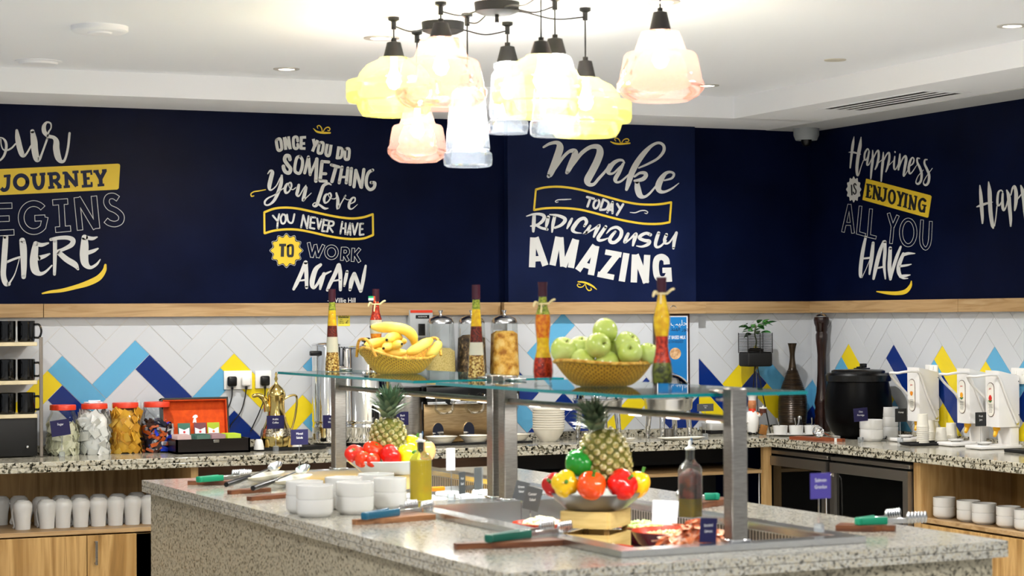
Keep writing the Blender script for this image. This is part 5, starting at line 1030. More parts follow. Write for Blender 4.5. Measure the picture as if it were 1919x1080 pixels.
# bowls on the right open shelf
zs_ = ZS2+.0105
for k, (px, W) in enumerate(((1770, 42), (1812, 44), (1845, 46), (1887, 46), (1925, 48))):
    A = on_x(px, 985, FX+.09); A.z = zs_; u = upp(A); R = W*u/2; h = 22*u
    for j in range(2):
        o = obj('soup_bowl', M_ceram, lathe([(0, .0005), (R*.68, .0005), (R*.70, .003), (R*.88, h*.12), (R*.955, h*.21), (R, h*.29), (R, h*.985), (R-.0015, h*.996), (R-.0035, h*.99), (R*.945, h*.3), (R*.76, h*.1), (0, h*.09)], 44), loc=(A.x+.01*(k % 2), A.y, zs_+j*h*.80))
        tag(o, ('lower' if j == 0 else 'upper')+' bowl of the '+('first', 'second', 'third', 'fourth', 'fifth')[k]+' pair from the left on the oak shelf', 'bowl', 'white bowls on the oak shelf')
# upturned mugs on the left open shelf
zs_ = ZS+.0003
def wmug(loc, rot, label):
    t = thing('mug', label, 'mug', loc, rot, 'white mugs upside down on the shelf')
    H, R = .138, .046
    pr = [(.034, .0), (.0355, 0), (.0365, .02), (.038, .05), (.042, .078), (.046, .1), (.0455, .118), (.04, .130), (.032, .135), (.031, .138), (.028, .138), (.027, .134), (0, .134)]
    obj('body', M_ceram, lathe(pr, 30), parent=t)
    obj('handle', M_ceram, tube(crv([(.040, 0, .108), (.060, 0, .098), (.067, 0, .07), (.060, 0, .035), (.052, 0, .012), (.060, 0, .004)], 5), .0062, 10), parent=t)
    return t
m0 = None
for k, (px, py, rr) in enumerate(((-30, 986, -.5), (3, 985, -.5), (38, 984, -.5), (81, 986, -.6), (117, 983, -.5), (152, 981.5, -.5), (188, 980.5, -.5), (224, 979.5, -.5), (259, 976.5, -.5), (292, 974, -.5))):
    A = at(px, py, zs_); A.y += .035
    if A.y-.046 < FY-.01: A.y = FY+.046
    lab = 'upturned white mug in the front row, '+('at the left edge' if k < 2 else ('second in view', 'third in view, handle out', 'fourth in view', 'fifth in view', 'sixth in view', 'seventh in view', 'eighth in view', 'ninth, half behind the island')[k-2]) if k else 'upturned white mug just outside the left edge'
    if k == 0: continue
    if m0 is None: m0 = wmug(A, rr, lab)
    else: dup(m0, A, rr, lab)
for k, px in enumerate((18, 66, 98, 134, 170, 205, 240, 275)):
    A = at(px, 980, zs_); A.y = FY+.165
    dup(m0, (A.x, A.y, zs_), 2.2, 'upturned white mug in the rear row, %s gap from the left' % ('first', 'second', 'third', 'fourth', 'fifth', 'sixth', 'seventh', 'eighth')[k])
# ================================================================ THINGS ON THE ISLAND
def ist(px, t, z):
    """point on the island at length t seen in column px"""
    lo, hi = -1.0, 3.0
    for _ in range(50):
        m_ = (lo+hi)/2; Q = isl(m_, t, z)-CAM
        if 959.5+FPX*Q.dot(CR)/Q.dot(CF) < px: lo = m_
        else: hi = m_
    return isl((lo+hi)/2, t, z)
GZ = ZG+.0004
# ---- decorative bottles
lay = {'cap': mat('cap_maroon', '#3a1020', .3), 'green': noise_mat('sp_green', [(.4, '#6f7d1c'), (.6, '#b7bd3c')], (1, 1, 1), 3, 120, .5), 'yellow': noise_mat('sp_yellow', [(.4, '#e0a90a'), (.6, '#f2c91c')], (1, 1, 1), 2, 60, .5), 'maroon': noise_mat('sp_maroon', [(.4, '#3f0f06'), (.6, '#8a2a12')], (1, 1, 1), 3, 150, .5), 'white': mat('sp_white', '#dcd3c0', .6), 'corn': noise_mat('sp_corn', [(.38, '#5a2c0c'), (.5, '#b9862c'), (.62, '#ead08a')], (1, 1, 1), 2, 130, .4), 'orange': noise_mat('sp_orange', [(.4, '#d9680c'), (.6, '#f09a1c')], (1, 1, 1), 2, 90, .4), 'red': noise_mat('sp_red', [(.4, '#8a1408'), (.6, '#d9401a')], (1, 1, 1), 2, 110, .4), 'olive': noise_mat('sp_olive', [(.4, '#2c3010'), (.6, '#6f7424')], (1, 1, 1), 2, 70, .4), 'none': None}
M_raff = mat('raffia', '#e2cf9c', .7)
def dbottle(label, px, t_, py_b, py_t, prof, layers, tie=None, flag=False):
    P = ist(px, t_, GZ); u = upp(P); zt = zpx(P, py_t)-GZ; k_ = zt/(py_b-py_t)
    z = lambda py: (py_b-py)*k_
    t = thing('spice_bottle', label, 'bottle', P, IROT)
    def rad(py):
        for (y0, r0), (y1, r1) in zip(prof, prof[1:]):
            if y1 <= py <= y0: return (r0+(r1-r0)*(y0-py)/(y0-y1))*u
        return prof[-1][1]*u
    ys = [q[0] for q in prof]
    obj('glass', M_clear, lathe([(rad(y)*.6 if i == 0 else rad(y), z(y)+(0.001 if i == 0 else 0)) for i, y in enumerate([ys[0]]+ys)], 28), parent=t)
    for nm, y0, y1 in layers:
        yy = [y0]+[y for y in ys if y1 < y < y0]+[y1]
        o = obj('filling' if nm != 'cap' else 'wax_cap', lay[nm], lathe([(0, z(y0))]+[((rad(y)*.93) if nm != 'cap' else rad(y)*1.12, z(y)) for y in yy]+[(0, z(y1))], 24), parent=t)
    if tie:
        r = rad(tie)+.0035; o = obj('raffia_tie', M_raff, tube([(r*cos(2*pi*k/14), r*sin(2*pi*k/14), z(tie)) for k in range(14)], .0032, 6, closed=True), tube(crv([(-r, -.004, z(tie)), (-r-.014, -.012, z(tie)+.006), (-r-.022, -.014, z(tie)-.010)], 3), [.004]*6+[.002], 6), tube(crv([(r, -.004, z(tie)), (r+.012, -.012, z(tie)+.012), (r+.022, -.012, z(tie)+.014)], 3), [.004]*6+[.002], 6), tube(crv([(-r*.6, -r*.8, z(tie)), (-r, -r-.006, z(tie)-.03)], 3), .0028, 6), parent=t)
    if flag:
        fo = thing('paper_flag', 'tiny paper flag in green, white and red beside the orange topped bottle', 'flag', P+Vector((-16*u, -.012, 0)), 0)
        for nm, y0, y1, c in (('green_band', 555.5, 559.5, '#119a62'), ('white_band', 559.5, 563.5, '#eeeeee'), ('dark_band', 563.5, 566.5, '#1b2430')):
            obj(nm, mat('flag'+c, c, .6), box(4.5*u, 0, z((y0+y1)/2), 10*u, .0008, (y1-y0)*k_), parent=fo)
        obj('red_band', mat('flag_red', '#d8431d', .6), box(11.5*u, 0, z(561), 4*u, .0008, 11*k_), parent=fo)
        obj('stick', M_raff, tube([(13.5*u, 0, 0), (13.5*u, 0, z(555))], .0012, 6), parent=fo)
cone = lambda b, t: [(b, 14.3), (b-8, 14.2), (b-40, 12), (b-80, 9.6), (b-110, 7.6), (b-128, 6), (t, 6)]
dbottle('tall cone bottle of layered spices at the far left of the glass shelf', 623, 3.25, 697, 542, cone(697, 542), [('cap', 566, 542), ('green', 582, 567), ('yellow', 611, 582), ('maroon', 632, 611), ('white', 661, 632), ('corn', 696, 661)])
dbottle('orange topped spice bottle with raffia tie behind the bananas', 705, 3.15, 699, 542, [(699, 14), (680, 15), (660, 12), (635, 10.5), (615, 12), (600, 11.5), (585, 7.5), (566, 5.8), (542, 5.8)], [('cap', 565, 542), ('red', 601, 566), ('white', 627, 601), ('orange', 660, 627), ('corn', 697, 660)], tie=571, flag=True)
dbottle('tall cone bottle of layered spices before the cereal dispenser', 893, 2.05, 709, 534, [(709, 17), (700, 16.8), (660, 14), (610, 10.5), (580, 8.2), (560, 7), (534, 7)], [('cap', 561, 534), ('green', 580, 562), ('yellow', 612, 580), ('maroon', 642, 612), ('white', 666, 642), ('corn', 708, 666)])
dbottle('wavy bottle of orange and red preserve left of the apples', 1018, 1.16, 724, 529, [(724, 17), (714, 15.5), (709, 17.5), (697, 19.5), (680, 18), (660, 13), (645, 12), (630, 13), (606, 15.2), (590, 14), (575, 9), (556, 7.5), (540, 7.2), (529, 8.2)], [('cap', 556, 529), ('green', 590, 557), ('orange', 634, 590), ('yellow', 671, 634), ('red', 709, 671)], tie=570)
dbottle('wavy bottle of yellow, red and olive preserve by the near steel post', 1241, .40, 738, 520, [(738, 18), (725, 17), (718, 19), (700, 20.5), (685, 18.5), (668, 14), (650, 12), (632, 12.5), (610, 16), (595, 16), (575, 11.5), (556, 7.5), (545, 7.2), (520, 8.6)], [('cap', 549, 520), ('yellow', 631, 550), ('red', 681, 631), ('olive', 720, 681)], tie=551)
# ---- baskets
def wicker():
    M = mat('wicker', '#c98f1f', .6); n, l, b = nodes(M); v = coords(n, l, (1, 1, 1), 'UV')
    ck = n.new('ShaderNodeTexBrick'); ck.inputs['Scale'].default_value = 1; ck.inputs['Color1'].default_value = hexc('#d9a02c'); ck.inputs['Color2'].default_value = hexc('#c98f22'); ck.inputs['Mortar'].default_value = hexc('#6f4410')
    ck.inputs['Brick Width'].default_value = .021; ck.inputs['Row Height'].default_value = .05; ck.inputs['Mortar Size'].default_value = .0022; ck.inputs['Bias'].default_value = 0
    l.new(v, ck.inputs['Vector']); l.new(ck.outputs['Color'], b.inputs['Base Color'])
    bp = n.new('ShaderNodeBump'); bp.inputs['Strength'].default_value = .8; bp.inputs['Distance'].default_value = .004; bp.invert = True; l.new(ck.outputs['Fac'], bp.inputs['Height']); l.new(bp.outputs['Normal'], b.inputs['Normal'])
    return M
M_wick = wicker(); M_wrim = noise_mat('wicker_rim', [(.4, '#b9801c'), (.6, '#e0b04a')], (1, 1, 1), 3, 60, .6, .4)
def basket(label, px, t_, a, b, h, raise_, rot, hole=False):
    P = ist(px, t_, GZ); t = thing('wicker_basket', label, 'basket', P, rot)
    N, K = 56, 12; V, F, UV = [], [], []
    for shell in (0, 1):
        for j in range(K+1):
            v = j/K; r = (.50+.5*sin(v*pi/2)**.9) if j else .0
            if j == 0: r = 0.0
            else: v2 = (j-1)/(K-1); r = .46+.54*v2**.72
            for i in range(N):
                an = 2*pi*i/N; c, s = cos(an), sin(an)
                vv = 0 if j == 0 else (j-1)/(K-1)
                zz = vv**1.25*(h+raise_*abs(c)**3)+(.004 if shell else 0)
                k_ = r*(1-.02*shell); V.append((a*k_*c, b*k_*s, zz)); UV.append((i/N, vv))
        o = shell*(K+1)*N
        for j in range(K):
            for i in range(N):
                q = (o+j*N+i, o+j*N+(i+1) % N, o+(j+1)*N+(i+1) % N, o+(j+1)*N+i); F.append(q if not shell else q[::-1])
    o = obj('woven_body', M_wick, (V, F), parent=t); ul = o.data.uv_layers.new(name='UVMap')
    for p in o.data.polygons:
        us = [UV[o.data.loops[li].vertex_index] for li in p.loop_indices]; wrap = max(x for x, _ in us)-min(x for x, _ in us) > .5
        for li, (x, y) in zip(p.loop_indices, us): ul.data[li].uv = (x+1 if wrap and x < .5 else x, y*.7)
    rim = [(a*cos(2*pi*i/N), b*sin(2*pi*i/N), h+raise_*abs(cos(2*pi*i/N))**3) for i in range(N)]
    obj('rim', M_wrim, tube(rim, .0055, 8, closed=True), parent=t)
    if hole:
        for sg in (1, -1): obj('handle_loop', M_wrim, tube(crv([(sg*a*.93, -b*.55, h*.75+raise_*.55), (sg*a*1.0, -b*.3, h+raise_+.022), (sg*a*1.02, 0, h+raise_+.034), (sg*a*1.0, b*.3, h+raise_+.022), (sg*a*.93, b*.55, h*.75+raise_*.55)], 5), .006, 8), parent=t)
    return t, P
bt_, PB = basket('woven wicker basket of bananas on the far glass shelf', 748, 2.72, .168, .125, .062, .045, .25, True)
at_, PA = basket('woven wicker basket of green apples on the near glass shelf', 1132, .98, .168, .15, .075, .012, .3)
# ---- bananas
M_ban = noise_mat('banana_skin', [(.3, '#ecc43a'), (.7, '#f5dd6e')], (1, 1, 1), 2, 12, .45); M_bt = mat('banana_tip', '#1d1408', .7)
def banana(label, pts, r=.019):
    """pts: (px,py,depth offset towards the camera)"""
    W = []
    for px, py, o in pts:
        d = (PB-CAM).dot(CF)-o; W.append(dist(px, py, d))
    c = W[len(W)//2]; q = [tuple(p-c) for p in crv([tuple(p) for p in W], 6) for p in [Vector(p)]]; n = len(q)
    R = [r*min(1, .34+1.5*min(i/(n-1), 1-i/(n-1))**.62) for i in range(n)]; R[0] = R[0]*.8
    t = thing('banana', label, 'banana', c, 0, 'bananas in the basket')
    obj('fruit', M_ban, tube(q, R, 10), parent=t)
    d0 = (Vector(q[-1])-Vector(q[-2])).normalized(); obj('tip', M_bt, tube([q[-1], tuple(Vector(q[-1])+d0*.006)], [R[-1]*.92, R[-1]*.6], 8), parent=t)
    return t
banana('big yellow banana arched across the top of the bunch, tip pointing left', [(776, 648, -.01), (774, 632, 0), (760, 619, .01), (735, 614, .01), (712, 614, 0), (696, 613, -.01)], .022)
banana('yellow banana at the left end of the basket, tip toward viewer', [(730, 641, .0), (712, 642, .03), (696, 645, .06), (684, 650, .09)], .02)
banana('short yellow banana in the centre, dark tip up front', [(752, 634, -.03), (742, 631, .02), (732, 633, .06), (725, 637, .09)], .019)
banana('yellow banana below the centre one, dark tip to front left', [(748, 648, .0), (736, 648, .04), (726, 650, .08), (719, 653, .105)], .019)
banana('yellow banana right of centre, dark tip facing front', [(728, 654, .03), (738, 649, .06), (746, 646, .08), (753, 645, .10)], .018)
banana('yellow banana lying low along the front rim of the basket', [(694, 658, .03), (715, 660, .05), (740, 662, .06), (762, 660, .06)], .019)
banana('plump yellow banana on the right, slanting up to the rim', [(762, 663, .06), (778, 656, .05), (795, 645, .03), (810, 637, .0)], .021)
banana('yellow banana inside the right handle of the basket', [(798, 668, .02), (811, 659, .01), (820, 648, 0), (824, 640, -.01)], .019)
banana('yellow banana lying at the back left under the big one', [(762, 640, -.05), (740, 640, -.06), (715, 642, -.06), (700, 645, -.05)], .02)
# ---- apples
M_app = noise_mat('apple_green', [(.3, '#b4c84c'), (.7, '#d2df8e')], (1, 1, 1), 3, 9, .22); M_stem = mat('stem_brown', '#4a3a1c', .7)
ap0 = None
def apple(label, px, py, o, rot, r=.0405):
    global ap0
    d = (PA-CAM).dot(CF)-o; P = dist(px, py, d)
    if ap0 is None:
        ap0 = thing('apple', label, 'apple', P, 0, 'green apples in the basket')
        pr = crv([(0, -.030), (.010, -.036), (.024, -.034), (.037, -.018), (.0415, .004), (.036, .025), (.022, .036), (.010, .034), (.003, .026), (0, .025)], 4)
        obj('fruit', M_app, lathe([(max(0, a_), b_) for a_, b_ in pr], 28), parent=ap0); obj('stem', M_stem, tube([(0, 0, .025), (.003, 0, .040)], .0016, 6), parent=ap0); t = ap0
    else: t = dup(ap0, P, None, label)
    t.rotation_euler = rot; s = r/.0415; t.scale = (s, s, s); return t
apple('green apple on top of the pile', 1134, 620, .02, (2.6, .3, 0))
apple('green apple in the middle front, stem end facing out', 1120, 648, .075, (1.3, .2, .2))
apple('green apple at the left end of the basket beside the wavy bottle', 1056, 657, .03, (.5, .1, 0), .042)
apple('green apple on the upper right of the pile', 1175, 646, .05, (.6, .35, 0))
apple('green apple at the right front, dimple to the left', 1181, 661, .07, (.9, -.7, 0))
apple('pale green apple at the far right behind the preserve bottle', 1215, 663, .05, (.4, .2, 0), .034)
apple('green apple at the back left with an orange sticker', 1089, 654, .01, (.3, -.1, 0))
apple('pale apple low at the front left of the basket', 1092, 677, .055, (2.8, 0, 0))
apple('pale apple low at the front middle of the basket', 1138, 681, .06, (2.8, .2, 0))
apple('green apple in shade between the right hand apples', 1158, 660, .0, (.1, .2, 0))
# ---- stands with plates, peppers and pineapples
M_pine = noise_mat('crate_pine', [(.3, '#c9a55a'), (.6, '#e0c27c')], (1, 1, 9), 3, 6, .6)
def crate(label, P, w_, d_, h, rot):
    t = thing('wooden_crate', label, 'crate', P, rot); n = 2; sh = h*.42
    for k in range(n):
        z = sh/2+k*(h-sh)
        for x, y, a, b in ((0, d_/2, w_, .009), (0, -d_/2, w_, .009), (w_/2, 0, .009, d_-.009), (-w_/2, 0, .009, d_-.009)): obj('slat', M_pine, box(x, y, z+.0005, a, b, sh), parent=t)
    for x in (-1, 1):
        for y in (-1, 1): obj('corner_post', mat('crate_inner', '#7c5c28', .7), box(x*(w_/2-.012), y*(d_/2-.012), h/2, .014, .014, h-.002), parent=t)
    obj('top_board', M_pine, box(0, 0, h-.003, w_-.012, d_-.012, .006), parent=t); return t
WF = .8335
def stand(px, t_, py_plate, plate_w, cw, rot, crate_lab, plate_lab, plateM):
    P = ist(px, t_, WF); u = upp(P); zp = zpx(P, py_plate)
    crate(crate_lab, P, cw, cw*.86, zp-WF-.002, rot); R = plate_w*u/2
    Q = Vector((P.x, P.y, zp-.0012)); h = .055
    pl_ = tag(obj('fruit_plate', plateM, lathe([(0, .0), (R*.55, 0), (R*.62, .004), (R*.93, h*.8), (R, h), (R*.995, h+.003), (R*.9, h*.8), (R*.58, .010), (0, .007)], 48), loc=Q), plate_lab, 'plate'); return Q, u, R
Q2, u2, R2_ = stand(1117, .92, 954, 183, .185, .75, 'pine slatted crate holding up the near plate of peppers', 'wide grey steel plate of peppers and pineapple, near one', mat('plate_steel', '#85817e', .35, .8))
Q1, u1, R1_ = stand(729, 2.52, 888, 157, .185, .75, 'pine slatted crate holding up the far plate of tomatoes and peppers', 'white plate of tomatoes and pineapple, far one', M_ceram)
def pepmesh(name, M, r, h, lobes=4, depth=.13, parent=None):
    V, F = [], []; N, K = 40, 14
    for j in range(K+1):
        v = j/K; rr = sin(pi*(.05+.90*v))**.42*(1-.14*(1-v)); zz = h*(v-.5)-(.16*h*(1-abs(2*v-1)) if False else 0)
        for i in range(N):
            a = 2*pi*i/N; q = 1-depth*(1-abs(cos(lobes*a/2)))**1.3*(.4+.6*v)
            V.append((r*rr*q*cos(a), r*rr*q*sin(a), zz-(.10*h*(1-rr) if v > .5 else -.05*h*(1-rr))))
    for j in range(K):
        for i in range(N): F.append((j*N+i, j*N+(i+1) % N, (j+1)*N+(i+1) % N, (j+1)*N+i))
    F.append(tuple(range(N-1, -1, -1))); F.append(tuple(K*N+i for i in range(N)))
    return obj(name, M, (V, F), parent=parent, ang=180)
M_gst = mat('pepper_stem', '#3f7a24', .45)
def pepper(label, px, py, base_, o, col, r, h, rot, kind='pepper', lobes=4, depth=.13, grp=None):
    d = (base_-CAM).dot(CF)-o; P = dist(px, py, d); t = thing('bell_pepper' if kind == 'pepper' else 'tomato', label, kind, P, 0, grp); t.rotation_euler = rot
    r *= 1.2; h *= 1.12
    pepmesh('fruit', mat('veg'+col, col, .16, spec=.6), r, h, lobes, depth*1.5, t)
    if kind == 'pepper': obj('stem', M_gst, lathe([(.011, h*.36), (.008, h*.42), (.005, h*.46), (.005, h*.62), (.006, h*.66), (0, h*.67)], 10), parent=t)
    else: obj('calyx', M_gst, *[tube([(0, 0, h*.44), (.012*cos(a), .012*sin(a), h*.46)], [.002, .001], 5) for a in [2*pi*k/5 for k in range(5)]], parent=t)
    return t
G2, G1 = 'peppers on the near plate', 'tomatoes and peppers on the far plate'
pepper('glossy green bell pepper on top of the near plate', 1085, 869, Q2, .05, '#1f8a2a', .043, .078, (.35, .1, .4), grp=G2)
pepper('yellow bell pepper at the left of the near plate, stem facing front', 1059, 907, Q2, .10, '#f2c417', .040, .072, (1.35, .25, -.4), grp=G2)
pepper('dark red bell pepper behind the yellow one at the left', 1038, 910, Q2, .03, '#b3170f', .036, .06, (1.1, 0, -.9), grp=G2)
pepper('orange red bell pepper at the front of the near plate', 1108, 911, Q2, .13, '#ef4d12', .043, .078, (.55, -.2, .2), lobes=4, depth=.08, grp=G2)
pepper('bright red bell pepper with green stem facing front right', 1166, 909, Q2, .11, '#d3170e', .047, .074, (.95, .18, .2), grp=G2)
pepper('yellow orange bell pepper at the right end of the near plate', 1196, 908, Q2, .04, '#f7b512', .036, .078, (.2, .3, .3), grp=G2)
pepper('red tomato at the far left of the far plate, leaf showing', 664, 851, Q1, .07, '#e0220e', .034, .052, (.7, -.5, 0), 'tomato', 5, .05, G1)
pepper('large red tomato on top at the back of the far plate', 700, 846, Q1, .05, '#e8330f', .040, .062, (.5, .3, 0), 'tomato', 5, .05, G1)
pepper('small long red tomato at the front left of the far plate', 679, 861, Q1, .11, '#e63a16', .026, .058, (.2, .4, 0), 'tomato', 4, .04, G1)
pepper('small red tomato at the front middle of the far plate', 698, 863, Q1, .12, '#e23012', .027, .046, (.4, -.2, 0), 'tomato', 5, .04, G1)
pepper('shiny red bell pepper right of the tomatoes, front of far plate', 733, 855, Q1, .10, '#d3170e', .042, .07, (.3, .9, 0), grp=G1, lobes=4, depth=.08)
pepper('yellow green bell pepper behind the oil bottle, stem to the right', 765, 853, Q1, .08, '#dede10', .042, .075, (1.2, .5, 0), grp=G1)
pepper('yellow bell pepper at the back right of the far plate', 775, 832, Q1, -.03, '#f2d012', .036, .06, (.2, .4, 0), grp=G1)
pepper('peach coloured tomato at the right end of the far plate', 800, 846, Q1, .0, '#efae6e', .031, .074, (.05, .0, 0), 'tomato', 5, .02, G1)
M_pb = noise_mat('pineapple_skin', [(.3, '#4a4a14'), (.7, '#7a7424')], (1, 1, 1), 3, 40, .7); M_pe = noise_mat('pineapple_eye', [(.3, '#77742c'), (.5, '#a99a5c'), (.7, '#d6cca8')], (1, 1, 1), 3, 70, .55); M_pl = noise_mat('pineapple_leaf', [(.3, '#39502a'), (.7, '#8fa184')], (1, 1, 2), 2, 8, .45)
def pineapple(label, base_, px0, py0, px1, py1, rpx, px2, py2, o, seed, nl=64):
    """(px0,py0) foot, (px1,py1) shoulder, (px2,py2) crown tip"""
    d = (base_-CAM).dot(CF)-o; A, B, Cn = dist(px0, py0, d), dist(px1, py1, d), dist(px2, py2, d); u = d/FPX; R = rpx*u
    ax = B-A; L = ax.length; t = thing('pineapple', label, 'pineapple', A, 0); t.rotation_mode = 'QUATERNION'; t.rotation_quaternion = ax.to_track_quat('Z', 'Y')
    def rr(v): return R*(max(0.0, 1-abs(2*v-1)**2.7))**.5 if 0 < v < 1 else 0
    sh = lathe([(rr(k/16)*.97, L*k/16) for k in range(17)], 30); V, F = list(sh[0]), list(sh[1]); MI = [0]*len(F)
    n = 120
    for k in range(n):
        v = .05+.9*(k+.5)/n; a = k*2.39996; r = rr(v); s = .0118*(.55+.5*(r/R))
        e = ball(1, n=8); M = Matrix.Rotation(a, 4, 'Z') @ Matrix.Translation((r*.985, 0, L*v)) @ Matrix.Diagonal((s*.55, s, s*.9, 1))
        e = tf(e, M); sp = tf(lathe([(.0016, 0), (.0005, .007)], 4), Matrix.Rotation(a, 4, 'Z') @ Matrix.Translation((r*.985+s*.5, 0, L*v)) @ Matrix.Rotation(.5, 4, 'Y'))
        for q, mi in ((e, 1), (sp, 0)):
            off = len(V); V += q[0]; F += [tuple(i+off for i in f) for f in q[1]]; MI += [mi]*len(q[1])
    obj('body', None, (V, F), parent=t, mats=[M_pb, M_pe], midx=MI)
    cd_ = Matrix(t.rotation_quaternion.to_matrix()).inverted() @ (Cn-B); H = cd_.length; rnd = random.Random(seed)
    cr = bpy.data.objects.new('crown', None); lv = []
    for k in range(nl):
        f = k/nl; a = k*2.39996+rnd.uniform(-.2, .2); h0 = f*H*.55; out = (1.5-1.3*f)*rnd.uniform(.8, 1.15); Ln = H*(.38+.42*f if f < .5 else .62-.15*f); wd = .0145*(1.15-.5*f)
        c = cd_*(h0/H); dr = Vector((cos(a), sin(a), 0)); Vv = []
        for i in range(8):
            s = i/7; g = Vector((0, 0, 1))*(s*Ln*(1-.30*min(1.2, out)*s)) + dr*(.014+out*Ln*.95*s**1.25); g += Vector((cd_.x, cd_.y, 0))*(s*Ln/H*.6); w_ = wd*(1-s**1.6)+.0006; si = Vector((-sin(a), cos(a), 0))*w_
            q = c+Vector((0, 0, L-.004))+g; Vv += [tuple(q-si+dr*.003), tuple(q), tuple(q+si+dr*.003)]
        lv.append((Vv, [(3*i+j, 3*i+j+1, 3*i+j+4, 3*i+j+3) for i in range(7) for j in range(2)]))
    obj('crown', M_pl, *lv, parent=t); bpy.data.objects.remove(cr); return t
pineapple('ripe pineapple standing tilted on the near plate with its crown under the glass', Q2, 1152, 915, 1119, 803, 45, 1098, 742, .02, 5)
pineapple('pineapple upright among tomatoes on the far plate', Q1, 728, 872, 727, 781, 34, 735, 716, -.02, 9)
# ---- oil bottles
M_oil = glass_mat('olive_oil', '#e6d614', .5, '#e6d20e', .1, .3); M_oil2 = glass_mat('dark_oil', '#b8a01c', .5, '#a08c0c', .1, .3)
M_bgl = glass_mat('bottle_glass', '#f6f9f7', .05, '#e6ebe6', .04, .7); M_herb = noise_mat('chilli', [(.35, '#1c0a06'), (.6, '#5a1a0c')], (1, 1, 1), 3, 50, .5)
def oil(label, px, t_, py_b, w_, top, fill, herb=None, z0=.9205):
    P = ist(px, t_, z0); u = upp(P); zt = zpx(P, top)-z0; R = w_*u/2; H = zt
    t = thing('oil_bottle', label, 'bottle', P, .5)
    obj('glass', M_bgl, lathe([(R*.8, .001), (R, .004), (R, H*.60), (R*.85, H*.66), (R*.42, H*.73), (R*.36, H*.76), (R*.36, H*.86), (R*.44, H*.87), (R*.44, H*.885)], 28, .5), parent=t)
    obj('oil', M_oil if not herb else M_oil2, lathe([(0, .004), (R*.93, .004), (R*.93, H*(fill if not herb else .30)), (0, H*(fill if not herb else .30))], 28, .5), parent=t)
    if herb: obj('herbs', M_herb, lathe([(0, H*.12), (R*.4, H*.15), (R*.94, H*.25), (R*.95, H*.30), (R*.955, H*.40), (R*.955, H*.54), (R*.6, H*.60), (R*.2, H*.63), (0, H*.62)], 28, .5), parent=t)
    else: obj('spout_lip', M_clear, tube([(R*.5, 0, H*.68), (R*1.1, 0, H*.66), (R*1.35, 0, H*.69)], [R*.3, R*.22, R*.1], 10), parent=t)
    s = obj('stopper', M_black, lathe([(0, H*.70), (R*.3, H*.74), (R*.32, H*.87), (0, H*.87)], 18), parent=t)
    obj('pourer', M_ceram, lathe([(R*.5, H*.87), (R*.52, H*.895), (R*.2, H*.91), (R*.14, H*.94), (R*.15, H*.985), (0, H)], 18), parent=s); obj('pourer_tip', mat('tip_blue', '#3b5f86', .3), tube([(R*.12, 0, H*.93), (R*.3, 0, H*.97), (R*.28, 0, H*1.02)], R*.09, 8), parent=s)
oil('square bottle of clear golden olive oil beside the white bowls', 789, 1.86, 947, 35, 812, .60)
oil('square bottle of dark oil with red chilli on the right well rim', 1294, .88, 962, 38, 824, .52, True)
oil('golden oil bottle almost hidden behind the near steel post', 1378, .62, 985, 34, 850, .60)
# ---- white bowls on the island
pairs = [(571, 1.86, 70, 'back left'), (644, 1.93, 70, 'middle rear'), (705, 2.0, 68, 'rear right'), (590, 1.71, 69, 'front left'), (665, 1.74, 71, 'front middle'), (731, 1.83, 62, 'front right, beside the oil bottle')]
for px, t_, W, nm in pairs:
    P = ist(px, t_, .9003); u = upp(P); R = W*u/2; h = 33*u
    for j in range(2):
        o = obj('soup_bowl', M_ceram, lathe([(0, .0005), (R*.78, .0005), (R*.81, .003), (R*.90, h*.11), (R*.955, h*.21), (R, h*.29), (R, h*.985), (R-.0015, h*.996), (R-.0035, h*.99), (R*.945, h*.3), (R*.76, h*.1), (0, h*.09)], 44), loc=(P.x, P.y, P.z+j*h*.80))
        tag(o, ('lower' if j == 0 else 'upper')+' white bowl of the %s pair on the island' % nm, 'bowl', 'white bowls on the island')
# ---- tongs, spoons and boards
def tongs(label, A, B, colr, z, spread=.22, tilt=0.0):
    A = Vector((A.x, A.y, z)); B = Vector((B.x, B.y, z)); d = B-A; L = d.length; t = thing('tongs', label, 'tongs', A, math.atan2(d.y, d.x))
    M = mat('grip_'+colr, colr, .35)
    for sg in (1, -1):
        a = sg*spread/2; Mx = Matrix.Rotation(a, 4, 'Z')
        arm = obj('arm', M_steelw, tf(rbox(L*.62, 0, .011, L*.55, .003, .016, .0012, 1), Mx), parent=t)
        obj('grip', M, tf(rbox(L*.24, sg*.002, .0125, L*.46, .010, .024, .004, 2), Mx), parent=arm)
        e = [rbox(0, 0, 0, .010, .004, .03, .002, 1)]; sc_ = []
        for k in range(6): sc_.append(tf(mv(sc3(ball(1, n=8), .0085, .0075, .020), (L*.80+k*.0115, -sg*.004*k*.4, .0195)), Mx))
        obj('scalloped_end', M_steelw, *sc_, parent=arm)
    obj('hinge', M, rbox(.006, 0, .0125, .016, .026, .024, .005), parent=t); return t
IW = .9003
def pb(px, py, z=IW): return at(px, py, z)
paddle('serving_board', 'dark wooden board under the green tongs at the far left corner', pb(352, 909), pb(436, 908), .075, .016, M_bd, z=IW); tongs('green handled tongs on a board at the far left island corner', pb(371, 905, .917), pb(462, 897, .917), '#0f8a63', .9168, .20)
paddle('serving_board', 'light brown wooden board under the teal tongs before the bowls', pb(664, 984), pb(803, 972), .088, .017, M_bdl, z=IW); tongs('teal blue handled tongs on a board in front of the white bowls', pb(682, 975, .918), pb(800, 957, .918), '#135a78', .9178, .22)
paddle('serving_board', 'dark brown wooden board under the green tongs nearest the viewer', pb(853, 1030), pb(1047, 1020), .09, .017, M_bd, z=IW); tongs('green handled tongs on a board nearest the front corner', pb(914, 1018, .918), pb(1060, 996, .918), '#0c5a4a', .9178, .22)
